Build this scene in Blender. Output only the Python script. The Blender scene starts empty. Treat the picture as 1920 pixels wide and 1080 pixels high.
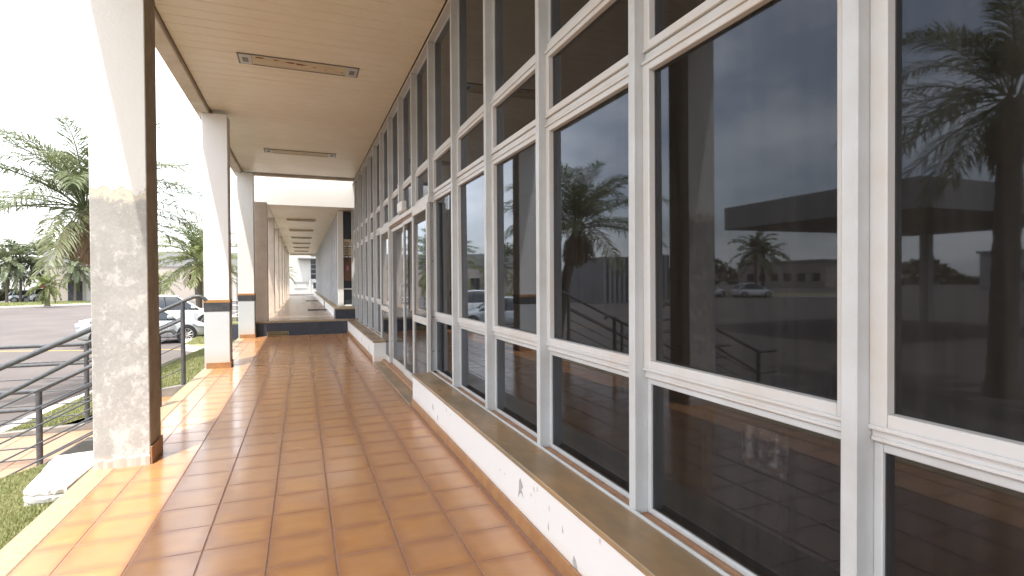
import bpy, math, random
import numpy as np
from mathutils import Vector, Matrix
random.seed(7)
R = math.radians
C = bpy.context.scene.collection
SC = bpy.context.scene

# ------------------------------------------------------------------ camera, sky, sun, exposure
cam_d = bpy.data.cameras.new('camera')
cam = bpy.data.objects.new('camera', cam_d); C.objects.link(cam); SC.camera = cam
cam_d.sensor_width = 36.0; cam_d.lens = 36.0 * 1016.9 / 1920.0
cam_d.clip_start = 0.05; cam_d.clip_end = 3000
_r = Vector((0.93220784, -0.3618846, -0.00529943)); _u = Vector((0.00997109, 0.01104298, 0.99988931)); _f = Vector((0.36178602, 0.93215749, -0.01390274))
cam.matrix_world = Matrix(((_r.x, _u.x, -_f.x, 1.5408), (_r.y, _u.y, -_f.y, 0.0), (_r.z, _u.z, -_f.z, 1.4807), (0, 0, 0, 1)))

SUN = Vector((1.0, 1.72, -5.65)).normalized()
world = bpy.data.worlds.new('World'); SC.world = world; world.use_nodes = True
wn, wl = world.node_tree.nodes, world.node_tree.links
wn.clear()
sky = wn.new('ShaderNodeTexSky'); sky.sky_type = 'NISHITA'; sky.sun_disc = False
sky.sun_elevation = math.asin(-SUN.z); sky.sun_rotation = math.atan2(-SUN.x, -SUN.y) % (2 * math.pi)
sky.altitude = 300; sky.air_density = 1.0; sky.dust_density = 3.0; sky.ozone_density = 1.0
wtc = wn.new('ShaderNodeTexCoord')
wmap = wn.new('ShaderNodeMapping'); wmap.inputs['Scale'].default_value = (1.0, 1.0, 2.6)
wno = wn.new('ShaderNodeTexNoise'); wno.inputs['Scale'].default_value = 2.2; wno.inputs['Detail'].default_value = 7; wno.inputs['Roughness'].default_value = 0.55
wr = wn.new('ShaderNodeValToRGB'); wr.color_ramp.elements[0].position = 0.38; wr.color_ramp.elements[1].position = 0.68
wr.color_ramp.elements[0].color = (0.25, 0.25, 0.25, 1); wr.color_ramp.elements[1].color = (0.9, 0.9, 0.9, 1)
wmix = wn.new('ShaderNodeMixRGB'); wmix.inputs[2].default_value = (11.0, 11.0, 11.0, 1)
wbg = wn.new('ShaderNodeBackground'); wbg.inputs['Strength'].default_value = 0.15
wout = wn.new('ShaderNodeOutputWorld')
wl.new(wtc.outputs['Generated'], wmap.inputs[0]); wl.new(wmap.outputs[0], wno.inputs['Vector']); wl.new(wno.outputs['Fac'], wr.inputs[0])
wl.new(wr.outputs[0], wmix.inputs[0]); wl.new(sky.outputs[0], wmix.inputs[1]); wl.new(wmix.outputs[0], wbg.inputs['Color']); wl.new(wbg.outputs[0], wout.inputs['Surface'])

sun_d = bpy.data.lights.new('sun', 'SUN'); sun_d.energy = 2.6; sun_d.angle = R(0.6); sun_d.color = (1.0, 0.95, 0.88)
sun = bpy.data.objects.new('sun', sun_d); C.objects.link(sun); sun.rotation_euler = SUN.to_track_quat('-Z', 'Y').to_euler()
sun.location = (-8, -12, 40)

SC.view_settings.view_transform = 'Standard'; SC.view_settings.look = 'None'
SC.view_settings.exposure = 1.45; SC.view_settings.gamma = 1.0; SC.view_settings.use_curve_mapping = False
SC.cycles.max_bounces = 10; SC.cycles.diffuse_bounces = 6; SC.cycles.glossy_bounces = 5; SC.cycles.transparent_max_bounces = 16
SC.cycles.use_denoising = True; SC.cycles.sample_clamp_indirect = 8

# ------------------------------------------------------------------ material helpers
def newmat(name):
    m = bpy.data.materials.new(name); m.use_nodes = True
    nt = m.node_tree; b = nt.nodes['Principled BSDF']
    return m, nt, b
def N(nt, t, **kw):
    n = nt.nodes.new(t)
    for k, v in kw.items():
        if k in n.inputs: n.inputs[k].default_value = v
        else: setattr(n, k, v)
    return n
def c4(c): return (c[0], c[1], c[2], 1.0)
def mix(nt, f, a, b):
    n = nt.nodes.new('ShaderNodeMixRGB')
    for i, v in ((0, f), (1, a), (2, b)):
        if hasattr(v, 'is_output'): nt.links.new(v, n.inputs[i])
        elif i == 0: n.inputs[0].default_value = v
        else: n.inputs[i].default_value = c4(v)
    return n.outputs[0]
def noise(nt, scale, detail=4, rough=0.6, stretch=(1, 1, 1), seed=0.0):
    g = nt.nodes.new('ShaderNodeNewGeometry'); mp = nt.nodes.new('ShaderNodeMapping')
    mp.inputs['Scale'].default_value = stretch; mp.inputs['Location'].default_value = (seed, seed * 1.7, seed * 0.6)
    n = N(nt, 'ShaderNodeTexNoise', Scale=scale, Detail=detail, Roughness=rough)
    nt.links.new(g.outputs['Position'], mp.inputs[0]); nt.links.new(mp.outputs[0], n.inputs['Vector'])
    return n.outputs['Fac']
def ramp(nt, v, p0, p1, a=0.0, b=1.0):
    n = nt.nodes.new('ShaderNodeMapRange'); n.inputs[1].default_value = p0; n.inputs[2].default_value = p1
    n.inputs[3].default_value = a; n.inputs[4].default_value = b
    nt.links.new(v, n.inputs[0]); return n.outputs[0]
def math_(nt, op, a, b=0.0):
    n = nt.nodes.new('ShaderNodeMath'); n.operation = op
    for i, v in ((0, a), (1, b)):
        if hasattr(v, 'is_output'): nt.links.new(v, n.inputs[i])
        else: n.inputs[i].default_value = v
    return n.outputs[0]
def bump(nt, b, h, strength=0.3, dist=0.01):
    n = N(nt, 'ShaderNodeBump', Strength=strength, Distance=dist)
    nt.links.new(h, n.inputs['Height']); nt.links.new(n.outputs[0], b.inputs['Normal'])
def pm(name, c1, c2=None, scale=6.0, rough=0.6, bmp=0.0, metal=0.0, p=(0.35, 0.65), stretch=(1, 1, 1), rvar=0.0, spec=0.5, bscale=None):
    m, nt, b = newmat(name)
    b.inputs['Roughness'].default_value = rough; b.inputs['Metallic'].default_value = metal; b.inputs['Specular IOR Level'].default_value = spec
    if c2 is None: c2 = tuple(x * 0.82 for x in c1)
    f = noise(nt, scale, 5, 0.62, stretch, random.random() * 20)
    nt.links.new(mix(nt, ramp(nt, f, p[0], p[1]), c1, c2), b.inputs['Base Color'])
    if rvar: nt.links.new(ramp(nt, f, 0.3, 0.7, rough - rvar, rough + rvar), b.inputs['Roughness'])
    if bmp: bump(nt, b, noise(nt, bscale or scale * 6, 4, 0.6), bmp, 0.004)
    return m

MAT = {}
# walkway floor tile: ochre centre, redder rim, cloudy glaze; UV is 0..1 on every tile
def mk_tile():
    m, nt, b = newmat('glazed_tile')
    uv = nt.nodes.new('ShaderNodeUVMap'); s = nt.nodes.new('ShaderNodeSeparateXYZ'); nt.links.new(uv.outputs[0], s.inputs[0])
    def edge(o):
        a = math_(nt, 'ABSOLUTE', math_(nt, 'SUBTRACT', o, 0.5)); return a
    e = math_(nt, 'MAXIMUM', edge(s.outputs[0]), edge(s.outputs[1]))
    n1 = noise(nt, 3.2, 3, 0.5); n2 = noise(nt, 6, 2, 0.5, (1, 1.6, 1), 3)
    rim = ramp(nt, math_(nt, 'ADD', e, math_(nt, 'MULTIPLY', n2, 0.10)), 0.34, 0.56)
    oi = nt.nodes.new('ShaderNodeObjectInfo')
    c = mix(nt, ramp(nt, n2, 0.3, 0.7), (0.55, 0.275, 0.095), (0.475, 0.22, 0.08))
    c = mix(nt, ramp(nt, n1, 0.35, 0.7), c, (0.46, 0.235, 0.115))
    c = mix(nt, math_(nt, 'MULTIPLY', rim, 0.75), c, (0.31, 0.135, 0.065))
    c = mix(nt, math_(nt, 'MULTIPLY', oi.outputs['Random'], 0.35), c, (0.41, 0.215, 0.105))
    nt.links.new(c, b.inputs['Base Color'])
    nt.links.new(math_(nt, 'ADD', ramp(nt, noise(nt, 4, 2, 0.5, (1, 1, 1), 5), 0.3, 0.7, 0.13, 0.20), ramp(nt, noise(nt, 0.7, 2, 0.5, (1.6, 0.5, 1), 9), 0.4, 0.75, 0.0, 0.10)), b.inputs['Roughness'])
    b.inputs['Specular IOR Level'].default_value = 0.8
    bump(nt, b, noise(nt, 7, 2, 0.5), 0.04, 0.004)
    return m
MAT['tile'] = mk_tile()
MAT['grout'] = pm('grout', (0.27, 0.15, 0.10), (0.34, 0.20, 0.14), 20, 0.9)
MAT['skirt'] = pm('skirting_glaze', (0.38, 0.205, 0.085), (0.30, 0.145, 0.065), 8, 0.4)
MAT['granite'] = pm('beige_granite', (0.43, 0.335, 0.21), (0.31, 0.225, 0.13), 45, 0.55, 0.1)
MAT['sill'] = pm('green_brown_stone', (0.36, 0.22, 0.108), (0.20, 0.155, 0.095), 2.6, 0.36, 0.1, rvar=0.1, stretch=(1.5, 0.6, 1))
def mk_white(name, base, dirt, z0, zr):
    m, nt, b = newmat(name); b.inputs['Roughness'].default_value = 0.75
    g = nt.nodes.new('ShaderNodeNewGeometry'); s = nt.nodes.new('ShaderNodeSeparateXYZ'); nt.links.new(g.outputs['Position'], s.inputs[0])
    n1 = noise(nt, 4, 6, 0.7); n2 = noise(nt, 16, 5, 0.7, (1, 1, 0.35), 4)
    low = ramp(nt, math_(nt, 'ADD', s.outputs[2], math_(nt, 'MULTIPLY', n1, 0.10)), z0, z0 + zr, 1.0, 0.0)
    sp = ramp(nt, n2, 0.66, 0.74)
    c = mix(nt, ramp(nt, n1, 0.4, 0.75, 0, 0.25), base, tuple(x * 0.9 for x in base))
    c = mix(nt, math_(nt, 'MULTIPLY', low, 0.55), c, dirt)
    c = mix(nt, math_(nt, 'MULTIPLY', sp, 0.5), c, (0.42, 0.39, 0.35))
    nt.links.new(c, b.inputs['Base Color'])
    bump(nt, b, n2, 0.12, 0.004)
    return m
MAT['wall'] = mk_white('white_wall_paint', (0.73, 0.72, 0.70), (0.66, 0.50, 0.40), 0.12, 0.07)
MAT['colpaint'] = mk_white('white_column_paint', (0.80, 0.79, 0.76), (0.62, 0.50, 0.36), 0.14, 0.25)
MAT['palepaint'] = mk_white('pale_blue_column_paint', (0.55, 0.59, 0.60), (0.52, 0.42, 0.30), 0.16, 0.20)
MAT['beam'] = pm('beam_paint', (0.72, 0.68, 0.60), (0.60, 0.54, 0.45), 3, 0.8, 0.1)
MAT['ceil'] = pm('ceiling_board', (0.77, 0.70, 0.56), (0.73, 0.65, 0.505), 1.3, 0.38, 0.02, rvar=0.06)
MAT['ceilgap'] = pm('ceiling_void', (0.12, 0.09, 0.06), None, 4, 0.9)
MAT['alu'] = pm('painted_aluminium', (0.53, 0.545, 0.55), (0.45, 0.45, 0.44), 3, 0.38, 0.03, rvar=0.06)
def mk_alu_dirty():
    m, nt, b = newmat('aluminium_rail_rust_run')
    b.inputs['Roughness'].default_value = 0.42
    n1 = noise(nt, 2.5, 5, 0.7); n2 = noise(nt, 7, 6, 0.7, (1, 1, 1), 2)
    c = mix(nt, ramp(nt, n1, 0.42, 0.72), (0.56, 0.555, 0.545), (0.53, 0.48, 0.43))
    c = mix(nt, ramp(nt, n2, 0.62, 0.85, 0, 0.5), c, (0.42, 0.30, 0.21))
    nt.links.new(c, b.inputs['Base Color']); return m
MAT['rail'] = mk_alu_dirty()
MAT['alubright'] = pm('pale_aluminium_door', (0.56, 0.55, 0.525), (0.50, 0.475, 0.44), 6, 0.4, 0.03)
MAT['alupale'] = pm('pale_blue_aluminium', (0.70, 0.73, 0.76), (0.64, 0.67, 0.70), 4, 0.4, 0.02)
MAT['gasket'] = pm('black_gasket', (0.03, 0.03, 0.035), None, 8, 0.7)
MAT['gutter'] = pm('rusty_sill_gutter', (0.32, 0.16, 0.09), (0.40, 0.24, 0.14), 12, 0.7, 0.1)
MAT['brown'] = pm('brown_track', (0.20, 0.10, 0.06), None, 8, 0.6)
def mk_glass(name, tint, ior=1.52, extra=0.0, rough=0.022, dust=0.045):
    m = bpy.data.materials.new(name); m.use_nodes = True; nt = m.node_tree; nt.nodes.clear()
    out = nt.nodes.new('ShaderNodeOutputMaterial')
    gb = nt.nodes.new('ShaderNodeNewGeometry'); fr = N(nt, 'ShaderNodeFresnel', IOR=ior)
    nt.links.new(ramp(nt, gb.outputs['Backfacing'], 0.0, 1.0, ior, 1.0 / ior), fr.inputs['IOR'])   # a thin parallel sheet: both faces reflect alike
    tr = nt.nodes.new('ShaderNodeBsdfTransparent'); tr.inputs[0].default_value = c4(tint)
    gl = nt.nodes.new('ShaderNodeBsdfGlossy'); gl.inputs['Color'].default_value = (0.72, 0.78, 0.87, 1); gl.inputs['Roughness'].default_value = rough
    df = nt.nodes.new('ShaderNodeBsdfDiffuse'); df.inputs['Color'].default_value = (0.42, 0.38, 0.33, 1)
    # dusty rain streaks
    d1 = noise(nt, 22, 4, 0.6, (1, 1, 0.05)); d2 = noise(nt, 150, 2, 0.5, (1, 1, 1), 3)
    dd = math_(nt, 'ADD', ramp(nt, d1, 0.35, 0.75, dust * 0.35, dust), ramp(nt, d2, 0.76, 0.80, 0.0, 0.10))
    m1 = nt.nodes.new('ShaderNodeMixShader'); nt.links.new(dd, m1.inputs[0]); nt.links.new(tr.outputs[0], m1.inputs[1]); nt.links.new(df.outputs[0], m1.inputs[2])
    # faint waviness of the sheet
    g = nt.nodes.new('ShaderNodeNewGeometry')
    wv = N(nt, 'ShaderNodeTexNoise', Scale=0.9, Detail=1.0); nt.links.new(g.outputs['Position'], wv.inputs['Vector'])
    bp = N(nt, 'ShaderNodeBump', Strength=0.025, Distance=0.02); nt.links.new(wv.outputs['Fac'], bp.inputs['Height']); nt.links.new(bp.outputs[0], gl.inputs['Normal'])
    fac = math_(nt, 'MINIMUM', math_(nt, 'ADD', fr.outputs[0], extra), 1.0)
    m2 = nt.nodes.new('ShaderNodeMixShader'); nt.links.new(fac, m2.inputs[0]); nt.links.new(m1.outputs[0], m2.inputs[1]); nt.links.new(gl.outputs[0], m2.inputs[2])
    nt.links.new(m2.outputs[0], out.inputs['Surface']); return m
MAT['glass'] = mk_glass('tinted_glass', (0.26, 0.24, 0.23), 1.50, 0.004)
MAT['glassdoor'] = mk_glass('tinted_door_glass', (0.36, 0.32, 0.28), 1.5, 0.004)
def mk_col1():
    m, nt, b = newmat('peeling_paint_on_concrete'); b.inputs['Roughness'].default_value = 0.85
    g = nt.nodes.new('ShaderNodeNewGeometry'); s = nt.nodes.new('ShaderNodeSeparateXYZ'); nt.links.new(g.outputs['Position'], s.inputs[0])
    z = s.outputs[2]; sn = nt.nodes.new('ShaderNodeSeparateXYZ'); nt.links.new(g.outputs['Normal'], sn.inputs[0])
    n1 = noise(nt, 3.5, 6, 0.65, (1, 1, 1), 1); n2 = noise(nt, 8, 7, 0.75, (1.0, 1, 0.8), 6); n3 = noise(nt, 45, 5, 0.7)
    conc = mix(nt, ramp(nt, n1, 0.35, 0.65), (0.37, 0.355, 0.335), (0.46, 0.445, 0.42))
    conc = mix(nt, ramp(nt, n3, 0.4, 0.7, 0, 0.4), conc, (0.28, 0.26, 0.235))
    conc = mix(nt, ramp(nt, math_(nt, 'ADD', n2, ramp(nt, z, 0, 2.2, 0.05, -0.02)), 0.52, 0.62, 0, 0.6), conc, (0.66, 0.64, 0.60))
    pink = ramp(nt, math_(nt, 'ADD', z, math_(nt, 'MULTIPLY', n1, 0.06)), 0.10, 0.13, 1, 0)
    conc = mix(nt, math_(nt, 'MULTIPLY', pink, 0.6), conc, (0.56, 0.45, 0.37))
    pz = math_(nt, 'ADD', z, math_(nt, 'MULTIPLY', math_(nt, 'SUBTRACT', n2, 0.5), 0.42))
    up = ramp(nt, pz, 2.215, 2.235)
    cream = ramp(nt, pz, 2.13, 2.16)
    c = mix(nt, cream, conc, (0.62, 0.56, 0.46)); c = mix(nt, up, c, (0.80, 0.78, 0.74))
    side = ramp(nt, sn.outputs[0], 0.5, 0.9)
    stain_shade = mix(nt, ramp(nt, n2, 0.4, 0.65), (0.42, 0.36, 0.27), (0.31, 0.26, 0.19))  # right face brown: its stain, with its shade put into the colour too
    c = mix(nt, side, c, stain_shade)
    nt.links.new(c, b.inputs['Base Color'])
    bump(nt, b, math_(nt, 'ADD', n3, math_(nt, 'MULTIPLY', up, 1.2)), 0.5, 0.006)
    return m
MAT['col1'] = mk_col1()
MAT['ochre'] = pm('ochre_tile_strip', (0.45, 0.24, 0.08), (0.35, 0.17, 0.06), 9, 0.45)
MAT['blackstone'] = pm('black_granite_band', (0.035, 0.038, 0.042), (0.07, 0.072, 0.075), 14, 0.45)
MAT['blue'] = pm('dark_blue_paint', (0.035, 0.042, 0.060), (0.055, 0.060, 0.075), 6, 0.6, 0.1)
MAT['asphalt'] = pm('asphalt', (0.095, 0.080, 0.073), (0.125, 0.106, 0.096), 0.5, 0.9, 0.3, bscale=40)
MAT['pave'] = pm('landing_tile', (0.42, 0.25, 0.15), (0.34, 0.21, 0.14), 4, 0.6, 0.1)
MAT['concrete'] = pm('grey_concrete', (0.28, 0.26, 0.23), (0.20, 0.185, 0.165), 5, 0.85, 0.3)
MAT['darkconc'] = pm('dark_painted_concrete', (0.075, 0.072, 0.070), (0.12, 0.11, 0.10), 5, 0.8, 0.3)
MAT['kerb'] = pm('white_kerb_paint', (0.78, 0.76, 0.73), (0.60, 0.57, 0.52), 5, 0.8, 0.2)
MAT['slab'] = pm('broken_white_concrete', (0.80, 0.78, 0.75), (0.66, 0.62, 0.56), 7, 0.9, 0.5)
MAT['soil'] = pm('lawn_soil', (0.19, 0.21, 0.085), (0.26, 0.24, 0.115), 4, 0.95, 0.3)
MAT['yellow'] = pm('yellow_road_paint', (0.55, 0.36, 0.06), (0.40, 0.27, 0.07), 8, 0.8)
MAT['railpaint'] = pm('grey_rail_paint', (0.055, 0.062, 0.070), (0.10, 0.105, 0.11), 18, 0.45, 0.1)
def mk_leaf(name, c1, c2, tr=0.25):
    m, nt, b = newmat(name); b.inputs['Roughness'].default_value = 0.45
    oi = nt.nodes.new('ShaderNodeObjectInfo')
    f = noise(nt, 2.5, 3, 0.6)
    c = mix(nt, math_(nt, 'MULTIPLY', math_(nt, 'ADD', ramp(nt, f, 0.3, 0.7), oi.outputs['Random']), 0.5), c1, c2)
    nt.links.new(c, b.inputs['Base Color'])
    t = nt.nodes.new('ShaderNodeBsdfTranslucent'); nt.links.new(c, t.inputs[0])
    ms = nt.nodes.new('ShaderNodeMixShader'); ms.inputs[0].default_value = tr
    nt.links.new(b.outputs[0], ms.inputs[1]); nt.links.new(t.outputs[0], ms.inputs[2])
    nt.links.new(ms.outputs[0], nt.nodes['Material Output'].inputs['Surface']); return m
MAT['frond'] = mk_leaf('palm_leaf', (0.12, 0.16, 0.07), (0.20, 0.215, 0.10), 0.42)
MAT['frondbright'] = mk_leaf('bright_palm_leaf', (0.13, 0.18, 0.05), (0.21, 0.215, 0.075), 0.4)
MAT['frondhazy'] = mk_leaf('far_palm_leaf', (0.12, 0.15, 0.08), (0.17, 0.185, 0.10), 0.35)  # lightened, putting distance haze into the leaf colour
MAT['dead'] = mk_leaf('dead_palm_leaf', (0.17, 0.105, 0.055), (0.26, 0.18, 0.10), 0.15)
MAT['grass'] = mk_leaf('grass_blade', (0.22, 0.255, 0.09), (0.33, 0.32, 0.15), 0.3)
MAT['hedge'] = mk_leaf('hedge_leaf', (0.045, 0.055, 0.02), (0.09, 0.085, 0.035), 0.2)
MAT['bark'] = pm('palm_bark', (0.20, 0.165, 0.13), (0.11, 0.09, 0.07), 9, 0.9, 0.6, stretch=(1, 1, 4))
MAT['interior'] = pm('interior_wall', (0.45, 0.43, 0.40), None, 2, 0.8)
MAT['intfloor'] = pm('interior_floor', (0.16, 0.09, 0.06), (0.12, 0.07, 0.05), 2, 0.4)
MAT['steel'] = pm('grey_steel', (0.50, 0.51, 0.52), None, 8, 0.45, metal=0.2)
MAT['plastic'] = pm('white_plastic', (0.74, 0.74, 0.72), None, 8, 0.4)
MAT['black'] = pm('black_rubber', (0.02, 0.02, 0.021), None, 8, 0.7)
MAT['carwhite'] = pm('white_car_paint', (0.70, 0.71, 0.72), (0.66, 0.67, 0.69), 1, 0.18)
MAT['carsilver'] = pm('silver_car_paint', (0.50, 0.54, 0.57), (0.46, 0.50, 0.53), 1, 0.2, metal=0.25)
MAT['cardark'] = pm('dark_car_paint', (0.03, 0.04, 0.06), (0.04, 0.05, 0.07), 1, 0.18)
MAT['carglass'] = pm('car_window', (0.02, 0.025, 0.03), (0.03, 0.035, 0.04), 1, 0.05, spec=0.8)
MAT['rim'] = pm('alloy_rim', (0.55, 0.55, 0.56), None, 8, 0.3, metal=0.8)
MAT['lens'] = pm('headlamp_lens', (0.62, 0.66, 0.70), None, 9, 0.12)
MAT['redlens'] = pm('tail_lamp_lens', (0.30, 0.02, 0.02), None, 9, 0.15)
MAT['tanwall'] = pm('warehouse_wall', (0.42, 0.37, 0.325), (0.36, 0.32, 0.28), 0.4, 0.85)
MAT['greywall'] = pm('grey_cladding', (0.29, 0.285, 0.28), (0.245, 0.245, 0.24), 0.5, 0.8)
MAT['offwhite'] = pm('offwhite_facade', (0.48, 0.475, 0.44), (0.42, 0.41, 0.38), 0.4, 0.85)
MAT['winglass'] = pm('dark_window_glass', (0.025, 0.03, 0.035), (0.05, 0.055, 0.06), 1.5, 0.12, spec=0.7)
MAT['red'] = pm('red_shop_front', (0.45, 0.03, 0.03), None, 2, 0.6)
MAT['col2b'] = pm('weathered_beige_column', (0.64, 0.55, 0.46), (0.54, 0.46, 0.38), 3, 0.85, 0.2)
MAT['tile2'] = pm('far_walkway_tile', (0.36, 0.26, 0.19), (0.33, 0.235, 0.17), 0.8, 0.25)
MAT['rust'] = pm('stained_cream_tray', (0.58, 0.50, 0.36), (0.50, 0.40, 0.25), 6, 0.5, stretch=(1, 3, 1))
MAT['rustmark'] = pm('rust_flake', (0.24, 0.085, 0.04), None, 30, 0.9)
MAT['grille'] = pm('lamp_grille', (0.22, 0.21, 0.19), None, 30, 0.6)
MAT['chip'] = pm('bare_plaster', (0.40, 0.39, 0.38), (0.30, 0.29, 0.28), 25, 0.95)
MAT['chippale'] = pm('scuffed_paint', (0.58, 0.56, 0.53), None, 25, 0.95)
MAT['tan'] = pm('sign_tan', (0.50, 0.38, 0.17), None, 20, 0.6)
MAT['signbrown'] = pm('sign_brown', (0.10, 0.065, 0.03), None, 20, 0.6)
MAT['mat'] = pm('doormat', (0.05, 0.045, 0.04), None, 40, 0.95)
MAT['pinkm'] = pm('pink_sticker', (0.45, 0.16, 0.28), None, 9, 0.6)

# ------------------------------------------------------------------ mesh helpers
class MB:
    def __init__(s): s.v = []; s.f = []; s.uv = None
    def box(s, x0, x1, y0, y1, z0, z1, ch=0.0):
        o = len(s.v)
        if ch <= 0:
            s.v += [(x0, y0, z0), (x1, y0, z0), (x1, y1, z0), (x0, y1, z0), (x0, y0, z1), (x1, y0, z1), (x1, y1, z1), (x0, y1, z1)]
            s.f += [tuple(o + i for i in q) for q in ((0, 3, 2, 1), (4, 5, 6, 7), (0, 1, 5, 4), (1, 2, 6, 5), (2, 3, 7, 6), (3, 0, 4, 7))]
        else:
            import itertools
            idx = {}
            for ax in range(3):
                for sx, sy, sz in itertools.product((0, 1), repeat=3):
                    c = [(x0, x1)[sx], (y0, y1)[sy], (z0, z1)[sz]]
                    sg = [1 - 2 * sx, 1 - 2 * sy, 1 - 2 * sz]
                    p = [c[k] + (0 if k == ax else sg[k] * ch) for k in range(3)]
                    idx[(ax, sx, sy, sz)] = len(s.v); s.v.append(tuple(p))
            def q(*k): return tuple(idx[i] for i in k)
            cen = Vector(((x0 + x1) / 2, (y0 + y1) / 2, (z0 + z1) / 2))
            fs = []
            for sd in (0, 1):
                fs.append(q((0, sd, 0, 0), (0, sd, 1, 0), (0, sd, 1, 1), (0, sd, 0, 1)))
                fs.append(q((1, 0, sd, 0), (1, 1, sd, 0), (1, 1, sd, 1), (1, 0, sd, 1)))
                fs.append(q((2, 0, 0, sd), (2, 1, 0, sd), (2, 1, 1, sd), (2, 0, 1, sd)))
                for sb in (0, 1):
                    fs.append(q((0, sd, sb, 0), (0, sd, sb, 1), (1, sd, sb, 1), (1, sd, sb, 0)))
                    fs.append(q((0, sd, 0, sb), (0, sd, 1, sb), (2, sd, 1, sb), (2, sd, 0, sb)))
                    fs.append(q((1, 0, sd, sb), (1, 1, sd, sb), (2, 1, sd, sb), (2, 0, sd, sb)))
            for t in itertools.product((0, 1), repeat=3): fs.append(q((0,) + t, (1,) + t, (2,) + t))
            for f in fs:
                a, b_, c_ = (Vector(s.v[i]) for i in f[:3]); nrm = (b_ - a).cross(c_ - a)
                mid = sum((Vector(s.v[i]) for i in f), Vector()) / len(f)
                s.f.append(f if nrm.dot(mid - cen) > 0 else f[::-1])
        return s
    def tube(s, pts, rad, n=10, cap=True):
        pts = [Vector(p) for p in pts]; o = len(s.v); k = len(pts)
        rad = rad if isinstance(rad, (list, tuple)) else [rad] * k
        up = None
        for i, p in enumerate(pts):
            t = (pts[min(i + 1, k - 1)] - pts[max(i - 1, 0)]).normalized()
            if up is None: up = Vector((0, 0, 1)) if abs(t.z) < 0.9 else Vector((1, 0, 0))
            a = t.cross(up).normalized(); b_ = a.cross(t).normalized(); up = b_
            for j in range(n):
                th = 2 * math.pi * j / n
                s.v.append(tuple(p + (a * math.cos(th) + b_ * math.sin(th)) * rad[i]))
        for i in range(k - 1):
            for j in range(n):
                q = o + i * n + j; r_ = o + i * n + (j + 1) % n
                s.f.append((q, r_, r_ + n, q + n))
        if cap:
            s.f.append(tuple(o + j for j in range(n))[::-1]); s.f.append(tuple(o + (k - 1) * n + j for j in range(n)))
        return s
    def prism(s, poly, lo, hi, axis=2):
        # poly: 2-D outline in the two other axes (in axis order), extruded along axis
        o = len(s.v); n = len(poly)
        for w in (lo, hi):
            for a, b_ in poly:
                p = [a, b_]; p.insert(axis, w); s.v.append(tuple(p))
        s.f.append(tuple(o + i for i in range(n))[::-1]); s.f.append(tuple(o + n + i for i in range(n)))
        for i in range(n): s.f.append((o + i, o + (i + 1) % n, o + n + (i + 1) % n, o + n + i))
        return s
    def mesh(s, name, fix=True):
        me = bpy.data.meshes.new(name); me.from_pydata(s.v, [], s.f); me.update()
        if fix:
            import bmesh
            bm = bmesh.new(); bm.from_mesh(me); bmesh.ops.recalc_face_normals(bm, faces=bm.faces); bm.to_mesh(me); bm.free()
        return me
    def obj(s, name, mat, parent=None, loc=None, smooth=False, fix=True):
        return put(name, s.mesh(name, fix), mat, parent, loc, smooth)
def put(name, me, mat=None, parent=None, loc=None, smooth=False):
    if mat is not None and not me.materials: me.materials.append(MAT[mat] if isinstance(mat, str) else mat)
    if smooth:
        me.polygons.foreach_set('use_smooth', [True] * len(me.polygons))
        try: me.set_sharp_from_angle(angle=R(38))
        except Exception: pass
    o = bpy.data.objects.new(name, me); C.objects.link(o)
    if parent is not None: o.parent = parent
    if loc is not None: o.location = loc
    return o
def thing(name, label, cat, loc=(0, 0, 0), rz=0.0, group=None):
    o = bpy.data.objects.new(name, None); C.objects.link(o); o.empty_display_size = 0.2
    o.location = loc; o.rotation_euler = (0, 0, rz); return tag(o, label, cat, group)
def tag(o, label, cat, group=None):
    o['label'] = label; o['category'] = cat
    if group: o['group'] = group
    return o
def struct(o, kind='structure'): o['kind'] = kind; return o
def copy_tree(o, parent=None):
    c = o.copy(); C.objects.link(c); c.parent = parent
    for ch in o.children: copy_tree(ch, c)
    return c
def text_mesh(txt, size, mat, name, parent, mw, depth=0.002, align='CENTER', xs=1.0):
    cu = bpy.data.curves.new(name, 'FONT'); cu.body = txt; cu.size = size; cu.extrude = depth; cu.align_x = align; cu.align_y = 'CENTER'
    t = bpy.data.objects.new('tmp_text', cu); C.objects.link(t); bpy.context.view_layer.update()
    me = bpy.data.meshes.new_from_object(t.evaluated_get(bpy.context.evaluated_depsgraph_get()))
    bpy.data.objects.remove(t); bpy.data.curves.remove(cu)
    me.transform(mw @ Matrix.Diagonal((xs, 1, 1, 1))); me.name = name
    return put(name, me, mat, parent)

# ------------------------------------------------------------------ the ground
RZ = -0.75
struct(MB().box(-900, 900, -900, 900, RZ - 0.5, RZ).obj('ground', 'asphalt'))
T = 0.34                       # tile pitch
Y0, Y1 = -4.0, 16.15           # walkway from behind the camera to the raised end
XO, XW = -0.02, 2.74
wf = struct(MB().box(XO, 3.3, Y0, Y1, RZ - 0.02, -0.0028).obj('walkway_floor', 'grout'))
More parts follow.
